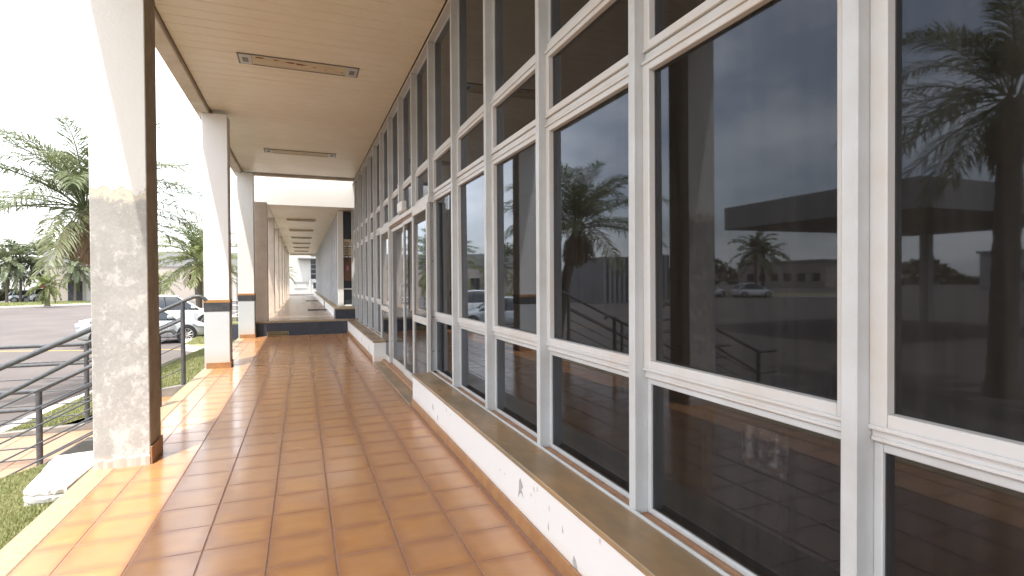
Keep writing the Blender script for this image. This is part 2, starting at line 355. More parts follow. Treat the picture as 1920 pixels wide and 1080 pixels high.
# edge stones
y = Y0
while y < Y1 - 0.01:
    e = min(y + 1.21, Y1)
    MB().box(XO - 0.015, 0.137, y + 0.002, e - 0.002, -0.04, 0.003, 0.006).obj('edge_stone', 'granite', wf)
    y = e
def tile_mesh(w, l):
    h = 0.0032; c = 0.003
    x0, x1, y0, y1 = h, w - h, h, l - h
    v = [(x0, y0, -.006), (x1, y0, -.006), (x1, y1, -.006), (x0, y1, -.006), (x0 + c, y0 + c, 0), (x1 - c, y0 + c, 0), (x1 - c, y1 - c, 0), (x0 + c, y1 - c, 0)]
    f = [(4, 5, 6, 7), (0, 1, 5, 4), (1, 2, 6, 5), (2, 3, 7, 6), (3, 0, 4, 7)]
    return v, f, w, l
def mesh_uv(v, f, w, l, offs=((0, 0),), name='tile'):
    V, F, U = [], [], []
    for ox, oy in offs:
        o = len(V); V += [(a + ox, b + oy, c) for a, b, c in v]; F += [tuple(o + i for i in q) for q in f]
    me = bpy.data.meshes.new(name); me.from_pydata(V, [], F); uv = me.uv_layers.new(name='UVMap')
    n = len(v)
    for lp in me.loops:
        p = v[lp.vertex_index % n]; uv.data[lp.index].uv = (p[0] / w, p[1] / l)
    me.materials.append(MAT['tile']); me.update(); return me
tm_full = tile_mesh(T, T); tm_cut = tile_mesh(0.20, T); tm_end = tile_mesh(XW - 2.72 + 0.34 - 0.02, T)
spots = []
row0 = 10.05 - 0.34 * 40     # row phase matched to the joints in view
yy = 3.387 - 0.34 * 22
yy0 = yy
while yy + T <= Y1 + 0.02:
    for cidx in range(8):
        x = 0.14 if cidx == 0 else cidx * T
        d = math.hypot(x - 1.54, yy) if yy > 1.9 else 99
        spots.append((d, cidx, x, yy))
    yy += T
spots.sort()
ME = {'f': mesh_uv(*tm_full), 'c': mesh_uv(*tm_cut)}
for d, cidx, x, y in spots[:300]:
    o = put('tile', ME['c' if cidx == 0 else 'f'], None, wf, (x, y, random.uniform(-0.0008, 0.0008)))
    o.rotation_euler = (random.uniform(-.0012, .0012), random.uniform(-.0012, .0012), 0)
struct(put('tile_field', mesh_uv(*tm_full, offs=[(x, y) for d, c_, x, y in spots[300:] if c_], name='tile_field'), None, wf), 'stuff')
struct(put('cut_tile_row', mesh_uv(*tm_cut, offs=[(x, y) for d, c_, x, y in spots[300:] if not c_], name='cut_tile_row'), None, wf), 'stuff')

# terrain: sloping lawns beside the walkway
def lawn_z(x, y):
    t = max(0.0, min(1.0, (-0.02 - x) / 2.2)); s_ = t * t * (3 - 2 * t)
    return -0.11 - 0.46 * s_ + 0.012 * math.sin(3.1 * x + 1.7 * y)
def lawn(name, xs_of_y, ys, nx=14):
    v, f = [], []
    for y in ys:
        a, b_ = xs_of_y(y)
        for i in range(nx + 1):
            x = a + (b_ - a) * i / nx; v.append((x, y, lawn_z(x, y)))
    for j in range(len(ys) - 1):
        for i in range(nx):
            q = j * (nx + 1) + i; f.append((q, q + 1, q + nx + 2, q + nx + 1))
    me = bpy.data.meshes.new(name); me.from_pydata(v, [], f); me.update()
    return struct(put(name, me, 'soil', None, None, True))
def kerbx(y):
    pts = [(-9, -2.3), (9.2, -2.3), (11, -2.2), (12.5, -2.02), (13.9, -1.6), (15.0, -1.3), (16.1, -0.75)]
    for (a, xa), (b_, xb) in zip(pts, pts[1:]):
        if y <= b_: return xa + (xb - xa) * (y - a) / (b_ - a)
    return pts[-1][1]
lin = lambda a, b_, n: [a + (b_ - a) * i / n for i in range(n + 1)]
lawn('lawn_near', lambda y: (-2.3, XO), lin(Y0, 6.2, 30))
lawn('lawn_far', lambda y: (kerbx(y), XO), lin(9.25, 16.1, 24))
def grass_blades(name, areas, zf, dens, label, hmin=0.012, hmax=0.03, seed=1):
    rg = np.random.default_rng(seed); V = []; F = []
    for fx, ya, yb, dn in areas:
        n = int(dn)
        for _ in range(n):
            y = rg.uniform(ya, yb); a, b_ = fx(y); x = rg.uniform(a, b_); z = zf(x, y)
            h = rg.uniform(hmin, hmax); th = rg.uniform(0, 6.283); w = rg.uniform(0.003, 0.006) * (1 + 0.06 * max(0, y)); ln = rg.uniform(0.3, 0.9) * h
            ox, oy = math.cos(th), math.sin(th); o = len(V)
            V += [(x - oy * w, y + ox * w, z - 0.004), (x + oy * w, y - ox * w, z - 0.004), (x + ox * ln, y + oy * ln, z + h)]
            F.append((o, o + 1, o + 2))
    me = bpy.data.meshes.new(name); me.from_pydata(V, [], F); me.update()
    o = put(name, me, 'grass'); o['label'] = label; o['category'] = 'grass'; return struct(o, 'stuff')
grass_blades('grass', [(lambda y: (-1.6, XO - 0.02), 3.4, 6.2, 60000), (lambda y: (-2.28, -1.6), 3.4, 6.2, 6000)], lawn_z, 0, 'short mown grass beside the walkway edge and broken slab', seed=2)
grass_blades('grass', [(lambda y: (kerbx(y) + 0.02, XO - 0.02), 9.27, 16.0, 60000)], lawn_z, 0, 'grass verge beyond the stair, sloping to a white kerb', 0.025, 0.06, seed=3)

def kerb(name, path, w, z0, z1, mat='kerb'):
    m = MB(); o = 0
    P = [Vector((a, b_, 0)) for a, b_ in path]
    ring = []
    for i, p in enumerate(P):
        t = (P[min(i + 1, len(P) - 1)] - P[max(i - 1, 0)]).normalized(); nrm = Vector((-t.y, t.x, 0)) * w / 2
        ring.append((p - nrm, p + nrm))
    for a, b_ in ring:
        m.v += [(a.x, a.y, z0), (b_.x, b_.y, z0), (b_.x, b_.y, z1), (a.x, a.y, z1)]
    for i in range(len(P) - 1):
        q = i * 4
        for j in range(4): m.f.append((q + j, q + (j + 1) % 4, q + 4 + (j + 1) % 4, q + 4 + j))
    e = (len(P) - 1) * 4
    m.f += [(0, 1, 2, 3), (e + 3, e + 2, e + 1, e)]
    return struct(m.obj(name, mat))
kerb('kerb', [(-2.37, y) for y in (Y0, 6.2)], 0.14, RZ - .02, -0.57)
kerb('kerb', [(kerbx(y) - 0.07, y) for y in (9.1, 10, 11, 11.8, 12.5, 13.2, 13.9, 14.5, 15.0, 15.5, 16.05)], 0.16, RZ - .02, -0.555)

# stair down to the landing, its side walls
st = struct(MB().box(-0.37, XO - 0.016, 6.3, 9.1, RZ, -0.19).obj('stair', 'pave'))
MB().box(-0.74, -0.371, 6.3, 9.1, RZ, -0.37).obj('tread', 'pave', st)
for i, (xa, z) in enumerate(((-0.385, -0.19), (-0.755, -0.37))):
    for k in range(7):
        MB().box(xa, xa + 0.36, 6.302 + 0.4 * k, 6.698 + 0.4 * k, z + 0.001, z + 0.018, 0.004).obj('tread_tile', 'skirt', st)
pv = struct(MB().box(-2.30, -0.741, 6.3, 9.1, RZ, -0.565).obj('landing', 'grout'))
for i in range(4):
    for k in range(7):
        MB().box(-2.296 + 0.388 * i, -1.914 + 0.388 * i, 6.303 + 0.4 * k, 6.697 + 0.4 * k, -0.57, -0.557, 0.004).obj('paving_tile', 'pave', pv)
nw = MB().prism([(XO - 0.017, RZ), (XO - 0.017, 0.0), (-0.38, 0.0), (-1.05, -0.405), (-1.7, -0.60), (-2.3, -0.60), (-2.3, RZ)], 6.16, 6.295, 1).obj('stair_wall', 'darkconc')
tag(nw, 'dark sloping concrete side wall of the stair behind the peeling column', 'wall')
fw = MB().prism([(XO - 0.017, RZ), (XO - 0.017, -0.02), (-0.35, -0.06), (-1.25, -0.48), (-2.3, -0.52), (-2.3, RZ)], 9.105, 9.25, 1).obj('stair_wall', 'concrete')
tag(fw, 'grey concrete side wall on the far side of the stair', 'wall')

# drive, island and marking beyond the verge
isl = [(-2.5, 23.3), (-2.1, 20.3), (-1.5, 19.7), (-0.2, 19.6), (-0.2, 46), (-2.5, 46)]
struct(MB().prism(isl, RZ - 0.02, -0.60).obj('planted_island', 'kerb'))
isl2 = [(-2.32, 23.4), (-1.95, 20.55), (-1.45, 19.95), (-0.3, 19.9), (-0.3, 45.8), (-2.32, 45.8)]
struct(MB().prism(isl2, -0.61, -0.585).obj('island_lawn', 'soil'))
grass_blades('grass', [(lambda y: (-2.1, -0.35), 20.6, 30, 26000)], lambda x, y: -0.585, 0, 'grass on the white edged island beside the parked cars', 0.03, 0.08, seed=4)
def strip(name, a, b_, w, z, mat):
    a = Vector(a); b_ = Vector(b_); t = (b_ - a).normalized(); n = Vector((-t.y, t.x)) * w / 2
    return struct(MB().prism([tuple(a - n), tuple(b_ - n), tuple(b_ + n), tuple(a + n)], z - 0.02, z).obj(name, mat))
strip('road_marking', (-9.5, 23.2), (-2.2, 20.75), 0.10, RZ + 0.004, 'yellow')

# median lawn far off on the left with its white kerb
A, B = Vector((-48, 36.0)), Vector((2.0, 87.8)); t_ = (B - A).normalized(); n_ = Vector((-t_.y, t_.x))
struct(MB().prism([tuple(A), tuple(B), tuple(B + n_ * 9), tuple(A + n_ * 9)], RZ - 0.02, RZ + 0.14).obj('median_kerb', 'kerb'))
struct(MB().prism([tuple(A + n_ * .35), tuple(B + n_ * .35), tuple(B + n_ * 8.7), tuple(A + n_ * 8.7)], RZ, RZ + 0.17).obj('median_lawn', 'soil'))
Lm = (B - A).length
def med(y):
    k = (y - A.y) / t_.y
    return A.x + t_.x * k
def mgrass():
    rg = np.random.default_rng(9); V = []; F = []
    for _ in range(30000):
        k = rg.uniform(14, 46); d = rg.uniform(.5, 8.5); p = A + t_ * k + n_ * d; h = rg.uniform(.05, .16); th = rg.uniform(0, 6.28); o = len(V)
        w = 0.05
        V += [(p.x - math.sin(th) * w, p.y + math.cos(th) * w, RZ + .165), (p.x + math.sin(th) * w, p.y - math.cos(th) * w, RZ + .165), (p.x + math.cos(th) * .06, p.y + math.sin(th) * .06, RZ + .165 + h)]
        F.append((o, o + 1, o + 2))
    me = bpy.data.meshes.new('grass'); me.from_pydata(V, [], F); me.update()
    o = put('grass', me, 'grass'); o['label'] = 'grass strip under the far row of palms'; o['category'] = 'grass'; struct(o, 'stuff')
mgrass()

# ------------------------------------------------------------------ the office building with its walkway
BLD = thing('office_building', 'office building with tall tinted window wall along the covered walkway', 'building', (0, 0, 0))
ZC = 4.43
MB().box(-0.10, 0.098, -6, 16.46, 4.35, 4.85, 0.01).obj('fascia_beam', 'beam', BLD)
MB().box(0.099, 3.6, 16.33, 16.46, 4.385, 4.85, 0.006).obj('end_beam', 'beam', BLD)
MB().box(0.099, 9.2, -6, 16.329, 4.60, 4.85).obj('roof_slab', 'beam', BLD)
MB().box(0.10, 0.112, -6, 16.32, 4.445, 4.599).obj('shadow_gap', 'ceilgap', BLD)
MB().box(0.113, 3.12, -6, 16.32, 4.462, 4.599).obj('ceiling_void', 'ceilgap', BLD)
PW = 0.218
pl = MB(); pl.prism([(0.003, 0.022), (0.003, 0.006), (0.009, 0.0), (PW - 0.009, 0.0), (PW - 0.003, 0.006), (PW - 0.003, 0.022)], 0.114, 3.0, 0)
plm = pl.mesh('ceiling_plank')
y = -5.9
LAMPS_Y = [(2.43, 2.79), (7.79, 8.15), (13.19, 13.55)]
while y + PW < 16.33:
    o = put('ceiling_plank', plm, 'ceil', BLD, (0, y, ZC + random.uniform(-.0008, .0008)))
    y += PW
MB().box(2.985, 3.0, -6, 16.3, 4.385, 4.428).obj('ceiling_trim', 'beam', BLD)

# columns
def column(y, kind):
    top = 4.349; w = 0.385; x0 = -0.005
    if kind == 'peeling':
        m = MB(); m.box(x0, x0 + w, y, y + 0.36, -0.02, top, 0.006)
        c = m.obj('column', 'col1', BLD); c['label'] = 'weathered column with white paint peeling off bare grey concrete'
        # broken mortar foot, left where skirting fell off the front
        f = MB(); rr = random.Random(3)
        xs = lin(x0 + 0.002, x0 + w - 0.002, 12); o = 0
        for i, x in enumerate(xs):
            h = 0.085 + rr.uniform(-.018, .014); d = 0.012 + rr.uniform(-.006, .006)
            f.v += [(x, y - d, -0.004), (x, y - d * 0.9, h * 0.8), (x, y - 0.001, h)]
        for i in range(12):
            q = i * 3; f.f += [(q, q + 3, q + 4, q + 1), (q + 1, q + 4, q + 5, q + 2)]
        f.obj('mortar_foot', 'col1', c)
        MB().box(x0 + w + 0.001, x0 + w + 0.014, y - 0.004, y + 0.365, -0.004, 0.145, 0.003).obj('skirting_tile', 'skirt', c)
    else:
        c = MB().box(x0, x0 + w, y, y + 0.36, -0.02, top, 0.008).obj('column', 'colpaint', BLD)
        MB().box(x0 - 0.002, x0 + w + 0.002, y - 0.002, y + 0.362, 0.02, 0.972, 0.008).obj('lower_paint', 'palepaint', c)
        MB().box(x0 - 0.006, x0 + w + 0.006, y - 0.006, y + 0.366, 0.974, 1.125, 0.003).obj('stone_band', 'blackstone', c)
        MB().box(x0 - 0.009, x0 + w + 0.009, y - 0.009, y + 0.369, 1.127, 1.178, 0.003).obj('tile_strip', 'ochre', c)
        MB().box(x0 + 0.025, x0 + w + 0.016, y - 0.014, y - 0.003, -0.003, 0.105, 0.003).obj('skirting_tile', 'skirt', c)
        MB().box(x0 + w + 0.003, x0 + w + 0.016, y - 0.002, y + 0.362, -0.003, 0.105, 0.003).obj('skirting_tile', 'skirt', c)
    return c
column(5.17, 'peeling'); column(10.47, 'banded'); column(15.78, 'banded')

# low wall, sill, skirting
XF = 2.76
SILL = 0.385
def low_wall(ya, yb):
    w = MB().box(XF, 3.30, ya, yb, -0.02, 0.352, 0.004).obj('low_wall', 'wall', BLD)
    y = yb
    rr = random.Random(int(yb))
    while y > ya + 0.02:
        e = max(ya, y - 1.62)
        MB().box(XF - 0.012, 2.985, e + 0.0015, y - 0.0015, 0.353, SILL, 0.004).obj('sill_slab', 'sill', w)
        y = e
    MB().box(2.986, 2.998, ya, yb, 0.353, SILL + 0.012, 0.002).obj('sill_bead', 'alu', w)
    MB().box(2.999, 3.13, ya, yb, 0.353, SILL - 0.012).obj('sill_gutter', 'gutter', w)
    sk = MB().box(0, 0.0115, 0.0015, 0.3385, -0.003, 0.092, 0.003).mesh('skirting_tile')
    y = yb - 0.34
    while y > ya:
        put('skirting_tile', sk, 'skirt', w, (XF - 0.0135, y, 0)); y -= 0.34
    return w
LW = low_wall(-6.0, 6.42); LW2 = low_wall(10.12, 16.14)
def chip(y, z, pts, mat='chip', parent=LW):
    m = MB(); m.prism([(y + a, z + b_) for a, b_ in pts], XF - 0.0012, XF + 0.001, 0); m.obj('paint_chip', mat, parent)
chip(3.02, 0.215, [(-.05, -.03), (-.02, .01), (-.045, .035), (0.0, .075), (.018, .05), (.02, .0), (.035, -.055), (.005, -.02), (-.02, -.012)])
chip(2.31, 0.10, [(-.03, -.03), (.0, .03), (.02, .045), (.035, .01), (.01, -.02)])
chip(5.35, 0.21, [(-.02, -.03), (-.01, .03), (.015, .035), (.02, -.01)])
chip(5.15, 0.16, [(-.01, -.03), (-.012, .02), (.012, .015), (.01, -.02)])
chip(2.62, 0.16, [(-.006, -.02), (.0, .03), (.008, -.005)]); chip(2.45, 0.22, [(-.005, -.02), (.0, .02), (.006, -.01)])
rc = random.Random(21)
for i in range(10):
    yc, zc, sz = rc.uniform(1.9, 6.2), rc.uniform(0.12, 0.33), rc.uniform(.004, .012)
    chip(yc, zc, [(sz * rc.uniform(.4, 1.2) * math.cos(a), sz * rc.uniform(.6, 2.2) * math.sin(a)) for a in lin(0, 5.4, 6)], 'chippale')
chip(12.3, 0.2, [(-.03, -.05), (-.02, .05), (.03, .04), (.02, -.05)], parent=LW2); chip(10.9, 0.17, [(-.03, -.07), (-.02, .05), (.03, .03), (.02, -.07)], parent=LW2)
# granite threshold at the door
th = MB().box(XF - 0.035, 3.13, 6.422, 10.118, -0.02, 0.012, 0.005).obj('threshold', 'sill', BLD)
MB().box(2.90, 3.13, 6.44, 10.10, 0.013, 0.05, 0.004).obj('track_step', 'gutter', BLD)

# window wall
MY = lambda k: 1.12 + 1.092 * k
MW = 0.05; XM = 2.995; XP = 3.078
GW = 1.092 - MW
def frame_mesh(w, h, st_, x0, x1, name, lip=0.0):
    m = MB()
    m.box(x0, x1, 0, st_, 0, h, 0.003); m.box(x0, x1, w - st_, w, 0, h, 0.003)
    m.box(x0 + .0005, x1 + .0005, st_ + .0005, w - st_ - .0005, 0, st_, 0.003); m.box(x0 + .0005, x1 + .0005, st_ + .0005, w - st_ - .0005, h - st_, h, 0.003)
    if lip: m.box(x0 - lip, x0 - .001, 0.004, w - 0.004, h - 0.018, h - 0.002, 0.003); m.box(x0 - lip * .6, x0 - .001, 0.0, w, 0.0, 0.014, 0.003)
    return m.mesh(name)
def pane_mesh(w, h, st_, name='pane'):
    m = MB(); m.box(XP, XP + 0.006, st_ - 0.006, w - st_ + 0.006, st_ - 0.006, h - st_ + 0.006); return m.mesh(name)
levels = {'fixed_low': (SILL - 0.01, 1.016, 0.026, 3.066, 3.10, 0.0), 'sash_tall': (1.054, 2.498, 0.050, 3.046, 3.088, 0.010),
          'sash_small': (2.542, 2.976, 0.046, 3.046, 3.088, 0.010), 'fixed_top': (3.030, 4.384, 0.024, 3.066, 3.10, 0.0)}
FM = {k: frame_mesh(GW, b_ - a, s_, x0, x1, 'window_frame', lp) for k, (a, b_, s_, x0, x1, lp) in levels.items()}
GM = {k: pane_mesh(GW, b_ - a, s_) for k, (a, b_, s_, x0, x1, lp) in levels.items()}
mul_full = MB().box(XM, 3.14, -MW, 0, SILL - 0.012, 4.384, 0.004).mesh('mullion')
mul_up = MB().box(XM, 3.14, -MW, 0, 2.505, 4.384, 0.004).mesh('mullion')
trans = {}
for nm_, (a, b_) in {'t1': (1.0175, 1.0525), 't2': (2.4995, 2.5405), 't3': (2.9775, 3.0285)}.items():
    m = MB(); m.box(3.056, 3.12, 0.0005, GW - 0.0005, a, b_, 0.003)
    m.box(3.050, 3.0555, 0.003, GW - 0.003, a + 0.004, a + 0.016, 0.002)
    trans[nm_] = m.mesh('transom')
rr = random.Random(12)
for k in range(-1, 16):
    above_door = 5 < k < 9
    mu = put('mullion', mul_up if above_door else mul_full, 'alu', BLD, (0, MY(k), 0))
    if 5 <= k <= 9:
        for z in ((0.62, 1.04, 1.72, 2.40, 2.56) if k == 5 else (2.53,)):
            MB().tube([(XM + .045, -MW - .003, z), (XM + .045, -MW + .002, z)], 0.008, 8).obj('bolt', 'gasket', mu)
    if k == -1: continue
    y0 = MY(k - 1); doorbay = 6 <= k <= 8
    if k == 9: doorbay = True
    for lv in ('fixed_low', 'sash_tall', 'sash_small', 'fixed_top'):
        if doorbay and lv in ('fixed_low', 'sash_tall'): continue
        a, b_, s_, x0, x1, lp = levels[lv]
        fr = put('sash' if 'sash' in lv else 'window_frame', FM[lv], 'rail' if 'sash' in lv else 'alu', BLD, (0, y0, a))
        put('pane', GM[lv], 'glass', fr)
        if 'sash' in lv:
            # hung sashes that never close quite flat
            ang = R(rr.uniform(0.0, 0.35)); h = b_ - a
            fr.rotation_euler = (0, -ang, 0); fr.location = (XP - XP * math.cos(ang) + 0 + math.sin(ang) * 0 , y0, a + 0)
            fr.location.x = XP * (1 - math.cos(ang)) - math.sin(-ang) * h * 0.0; fr.location.z = a - XP * math.sin(ang)
    for nm_ in (('t2', 't3') if doorbay else ('t1', 't2', 't3')):
        put('transom', trans[nm_], 'rail', BLD, (0, y0, 0))
# glue left by a torn poster on the lower pane of the second bay
def residue():
    m = bpy.data.materials.new('glue_residue'); m.use_nodes = True; nt = m.node_tree; nt.nodes.clear()
    o_ = nt.nodes.new('ShaderNodeOutputMaterial'); tr = nt.nodes.new('ShaderNodeBsdfTransparent'); df = nt.nodes.new('ShaderNodeBsdfDiffuse'); df.inputs[0].default_value = (.62, .60, .57, 1)
    mx_ = nt.nodes.new('ShaderNodeMixShader'); nt.links.new(ramp(nt, noise(nt, 26, 6, 0.75, (1, 1, 1), 2), 0.5, 0.72, 0.0, 0.09), mx_.inputs[0])
    nt.links.new(tr.outputs[0], mx_.inputs[1]); nt.links.new(df.outputs[0], mx_.inputs[2]); nt.links.new(mx_.outputs[0], o_.inputs[0]); return m
RES = residue()
for ch in [c_ for c_ in BLD.children if c_.name.startswith('window_frame') and abs(c_.location.y - MY(0)) < .01 and c_.location.z < 1]:
    MB().box(XP - 0.0012, XP - 0.0004, 0.25, 0.46, 0.42, 0.57).obj('glue_patch', RES, ch)
hb = MB().box(2.985, 3.135, -6, 17.55, 4.386, 4.429, 0.003).obj('head_rail', 'alu', BLD)

# sliding entrance: two fixed side lights, two leaves
XD = 2.955
DH0, DH1 = 0.052, 2.385
MB().box(2.968, 3.14, 6.47, 10.92, 2.43, 2.497, 0.004).obj('door_head', 'rail', BLD)
MB().box(2.985, 3.10, 7.4, 9.56, 2.386, 2.429).obj('door_track', 'brown', BLD)
def door_leaf(name, ya, yb, x, mid, stile=0.055, bot=0.10, top=0.07):
    m = MB(); z0, z1 = DH0, DH1 if name == 'door_leaf' else 2.428
    m.box(x, x + 0.045, ya, ya + stile, z0, z1, 0.004); m.box(x, x + 0.045, yb - stile, yb, z0, z1, 0.004)
    m.box(x + .001, x + 0.046, ya + stile + .001, yb - stile - .001, z0, z0 + bot, 0.004); m.box(x + .001, x + .046, ya + stile + .001, yb - stile - .001, z1 - top, z1, 0.004)
    if mid: m.box(x + .001, x + .046, ya + stile + .001, yb - stile - .001, mid - 0.045, mid + 0.045, 0.004)
    d = m.obj(name, 'alubright', BLD)
    if mid:
        MB().box(x + .02, x + .026, ya + stile - .01, yb - stile + .01, z0 + bot - .01, mid - .035).obj('pane', 'glassdoor', d)
        MB().box(x + .02, x + .026, ya + stile - .01, yb - stile + .01, mid + .035, z1 - top + .01).obj('pane', 'glassdoor', d)
    else:
        MB().box(x + .02, x + .026, ya + stile - .01, yb - stile + .01, z0 + bot - .01, z1 - top + .01).obj('pane', 'glassdoor', d)
    return d
s1 = door_leaf('side_light', 6.475, 7.42, XD, 0.98); s2 = door_leaf('side_light', 9.56, 10.62, XD, 0.98)
d1 = door_leaf('door_leaf', 7.425, 8.30, XD + 0.030, None, 0.045, 0.10, 0.06); d2 = door_leaf('door_leaf', 8.302, 9.555, XD + 0.0485, None, 0.045, 0.10, 0.06)
MB().tube([(XD + .031, 8.25, 1.15), (XD - .015, 8.25, 1.16), (XD - .02, 8.25, 1.20), (XD - .02, 8.25, 1.38), (XD - .015, 8.25, 1.42), (XD + .031, 8.25, 1.43)], 0.011, 8).obj('handle', 'steel', d1, None, True)
for z in (0.15, 1.0):
    MB().box(XD - .004, XD + .0, 9.575, 9.605, z, z + 0.05, .001).obj('lock_plate', 'gasket', s2)
bx = MB(); bx.box(2.91, 2.993, 7.98, 8.36, 2.51, 2.66, 0.012); bx.box(2.908, 2.912, 8.0, 8.34, 2.53, 2.55, 0.001)
tag(bx.obj('sensor_box', 'plastic'), 'small white box fixed above the glass door', 'sensor')

# room behind the glass
RM = MB()
RM.box(3.14, 9.0, -6, 17.5, -0.02, 0.02)
RM.obj('interior_floor', 'intfloor', BLD)
MB().box(9.0, 9.2, -6, 17.5, -0.02, 4.599).obj('interior_wall', 'interior', BLD)
MB().box(3.14, 8.999, 17.5, 17.66, -0.02, 4.599).obj('interior_wall', 'interior', BLD)
MB().box(3.14, 8.999, -6.16, -6.0, -0.02, 4.599).obj('interior_wall', 'interior', BLD)
MB().box(3.142, 8.999, -6, 17.5, 4.44, 4.598).obj('interior_ceiling', 'interior', BLD)
# steel shelf uprights standing just inside the glass
sr = thing('shelf_rack', 'grey perforated steel shelf rack seen dimly through the lower pane', 'shelf', (3.24, 1.515, 0.02))
for yy_ in (0.0, 0.9):
    for xx_ in (0.0, 0.40):
        m = MB().box(xx_, xx_ + 0.035, yy_, yy_ + 0.045, 0, 1.9, 0.002); u_ = m.obj('upright', 'steel', sr)
        h = MB()
        for i in range(18): h.box(xx_ - 0.001, xx_ + 0.0, yy_ + 0.016, yy_ + 0.029, 0.06 + 0.1 * i, 0.085 + 0.1 * i)
        h.obj('slot_row', 'gasket', u_)
for z in (0.25, 0.85, 1.45): MB().box(0.036, 0.399, 0.001, 0.944, z, z + 0.03, 0.002).obj('shelf_board', 'steel', sr)
dk = thing('office_desk', 'dark desk standing in the room behind the window wall', 'desk', (5.2, 3.4, 0.02))
MB().box(0, 0.7, 0, 1.5, 0.72, 0.75, 0.004).obj('desk_top', 'brown', dk)
for xx_, yy_ in ((0.02, 0.02), (0.64, 0.02), (0.02, 1.44), (0.64, 1.44)): MB().box(xx_, xx_ + .04, yy_, yy_ + .04, 0, 0.72).obj('leg', 'steel', dk)

# recessed ceiling lights, unlit
def ceiling_light(x0, x1, y0, y1, z, label, rust=False):
    t = thing('ceiling_light', label, 'ceiling light', ((x0 + x1) / 2, (y0 + y1) / 2, z), 0, 'unlit recessed lights in the walkway ceiling')
    w, d = (x1 - x0) / 2, (y1 - y0) / 2
    m = MB()
    m.box(-w, w, -d, -d + 0.02, -0.012, 0.0, 0.003); m.box(-w, w, d - 0.02, d, -0.012, 0.0, 0.003)
    m.box(-w, -w + 0.02, -d + 0.0205, d - 0.0205, -0.012, 0.0, 0.003); m.box(w - 0.02, w, -d + 0.0205, d - 0.0205, -0.012, 0.0, 0.003)
    m.obj('rim', 'grille', t)
    b_ = MB(); n = 10; o = 0
    prof = [(-d + 0.021, -0.006), (-d * 0.55, -0.004), (-d * 0.2, -0.0105), (d * 0.2, -0.0105), (d * 0.55, -0.004), (d - 0.021, -0.006)]
    for x in (-w + 0.17, w - 0.17):
        b_.v += [(x, a, b2) for a, b2 in prof]
    for i in range(5): b_.f.append((i, i + 1, 7 + i, 6 + i))
    tr_ = b_.obj('reflector_tray', 'rust', t)
    for s_ in (-1, 1):
        e = MB().box(s_ * (w - 0.095) - 0.074, s_ * (w - 0.095) + 0.074, -d + 0.021, d - 0.021, -0.016, -0.001, 0.003).obj('end_cap', 'alu', t)
        MB().box(s_ * (w - 0.09) - 0.035, s_ * (w - 0.09) + 0.035, -0.075, 0.075, -0.019, -0.0165, 0.001).obj('vent', 'grille', e)
    if rust:
        rr = random.Random(5)
        for cx, cy, s_ in ((-0.5, -.10, .05), (-0.30, -.09, .04), (-0.12, -0.06, .07), (0.0, -0.05, .075), (0.18, -.02, .03), (0.33, 0.02, .025), (0.55, .05, .02)):
            pts = [(cx + s_ * rr.uniform(.6, 1.2) * math.cos(a), cy + 0.35 * s_ * rr.uniform(.6, 1.2) * math.sin(a)) for a in lin(0, 2 * math.pi * 11 / 12, 11)]
            MB().prism(pts, -0.0118, -0.009).obj('rust_flake', 'rustmark', tr_)
    return t
ceiling_light(0.79, 2.32, 7.79, 8.15, ZC - 0.001, 'rust stained light panel, the nearer one in the walkway ceiling', True)
ceiling_light(0.79, 2.32, 13.19, 13.55, ZC - 0.001, 'smaller looking light panel farther along the near walkway ceiling')

# ------------------------------------------------------------------ the second building and its raised walkway
Z2 = 0.40
B2 = thing('far_building', 'second building with raised colonnade and pale window wall beyond the blue step', 'building', (0, 0, 0))
f2 = struct(MB().box(0.15, 3.3, 16.20, 45.6, RZ, Z2).obj('raised_walkway', 'tile2'))
MB().box(0.15, 2.44, 16.165, 16.199, Z2 - 0.05, Z2 + 0.003, 0.004).obj('front_edge_strip', 'granite', f2)  # beige strip along the front edge of the raised floor
bw = MB().box(-0.35, 3.3, 16.152, 16.164, RZ, Z2 - 0.051); bw.obj('step_face', 'blue', f2)
MB().box(-0.75, 0.149, 16.166, 16.30, RZ, -0.12, 0.004).obj('blue_side_wall', 'blue', f2)
struct(f2)
# joints of the raised walkway tiles: real grooves are under a pixel here, tiles in the near rows are still laid
tl = mesh_uv(*tile_mesh(0.40, 0.40), offs=[(0.16 + 0.4 * i, 16.21 + 0.4 * j) for i in range(6) for j in range(60)], name='tile_field')
tl.materials.clear(); tl.materials.append(MAT['tile2']); q = struct(put('tile_field', tl, None, f2, (0, 0, Z2 + 0.0065)), 'stuff')
for i in range(8):
    y = 16.34 + 4.05 * i
    c = MB().box(0.29, 0.675, y, y + 0.36, Z2 - 0.01, 3.669, 0.008).obj('column', 'col2b', B2)
MB().box(0.19, 0.68, 17.08, 46, 3.67, 4.7, 0.01).obj('side_beam', 'beam', B2)
MB().box(0.19, 9, 16.95, 17.075, 3.68, 4.9, 0.008).obj('front_fascia', 'colpaint', B2)
MB().box(0.681, 9, 17.08, 46, 3.685, 3.8).obj('ceiling', 'ceil', B2)
MB().box(0.681, 9, 17.08, 46, 4.6, 4.9).obj('roof_slab', 'beam', B2)
MB().box(0.685, 9, 45.85, 46, 3.55, 3.674).obj('end_beam', 'beam', B2)
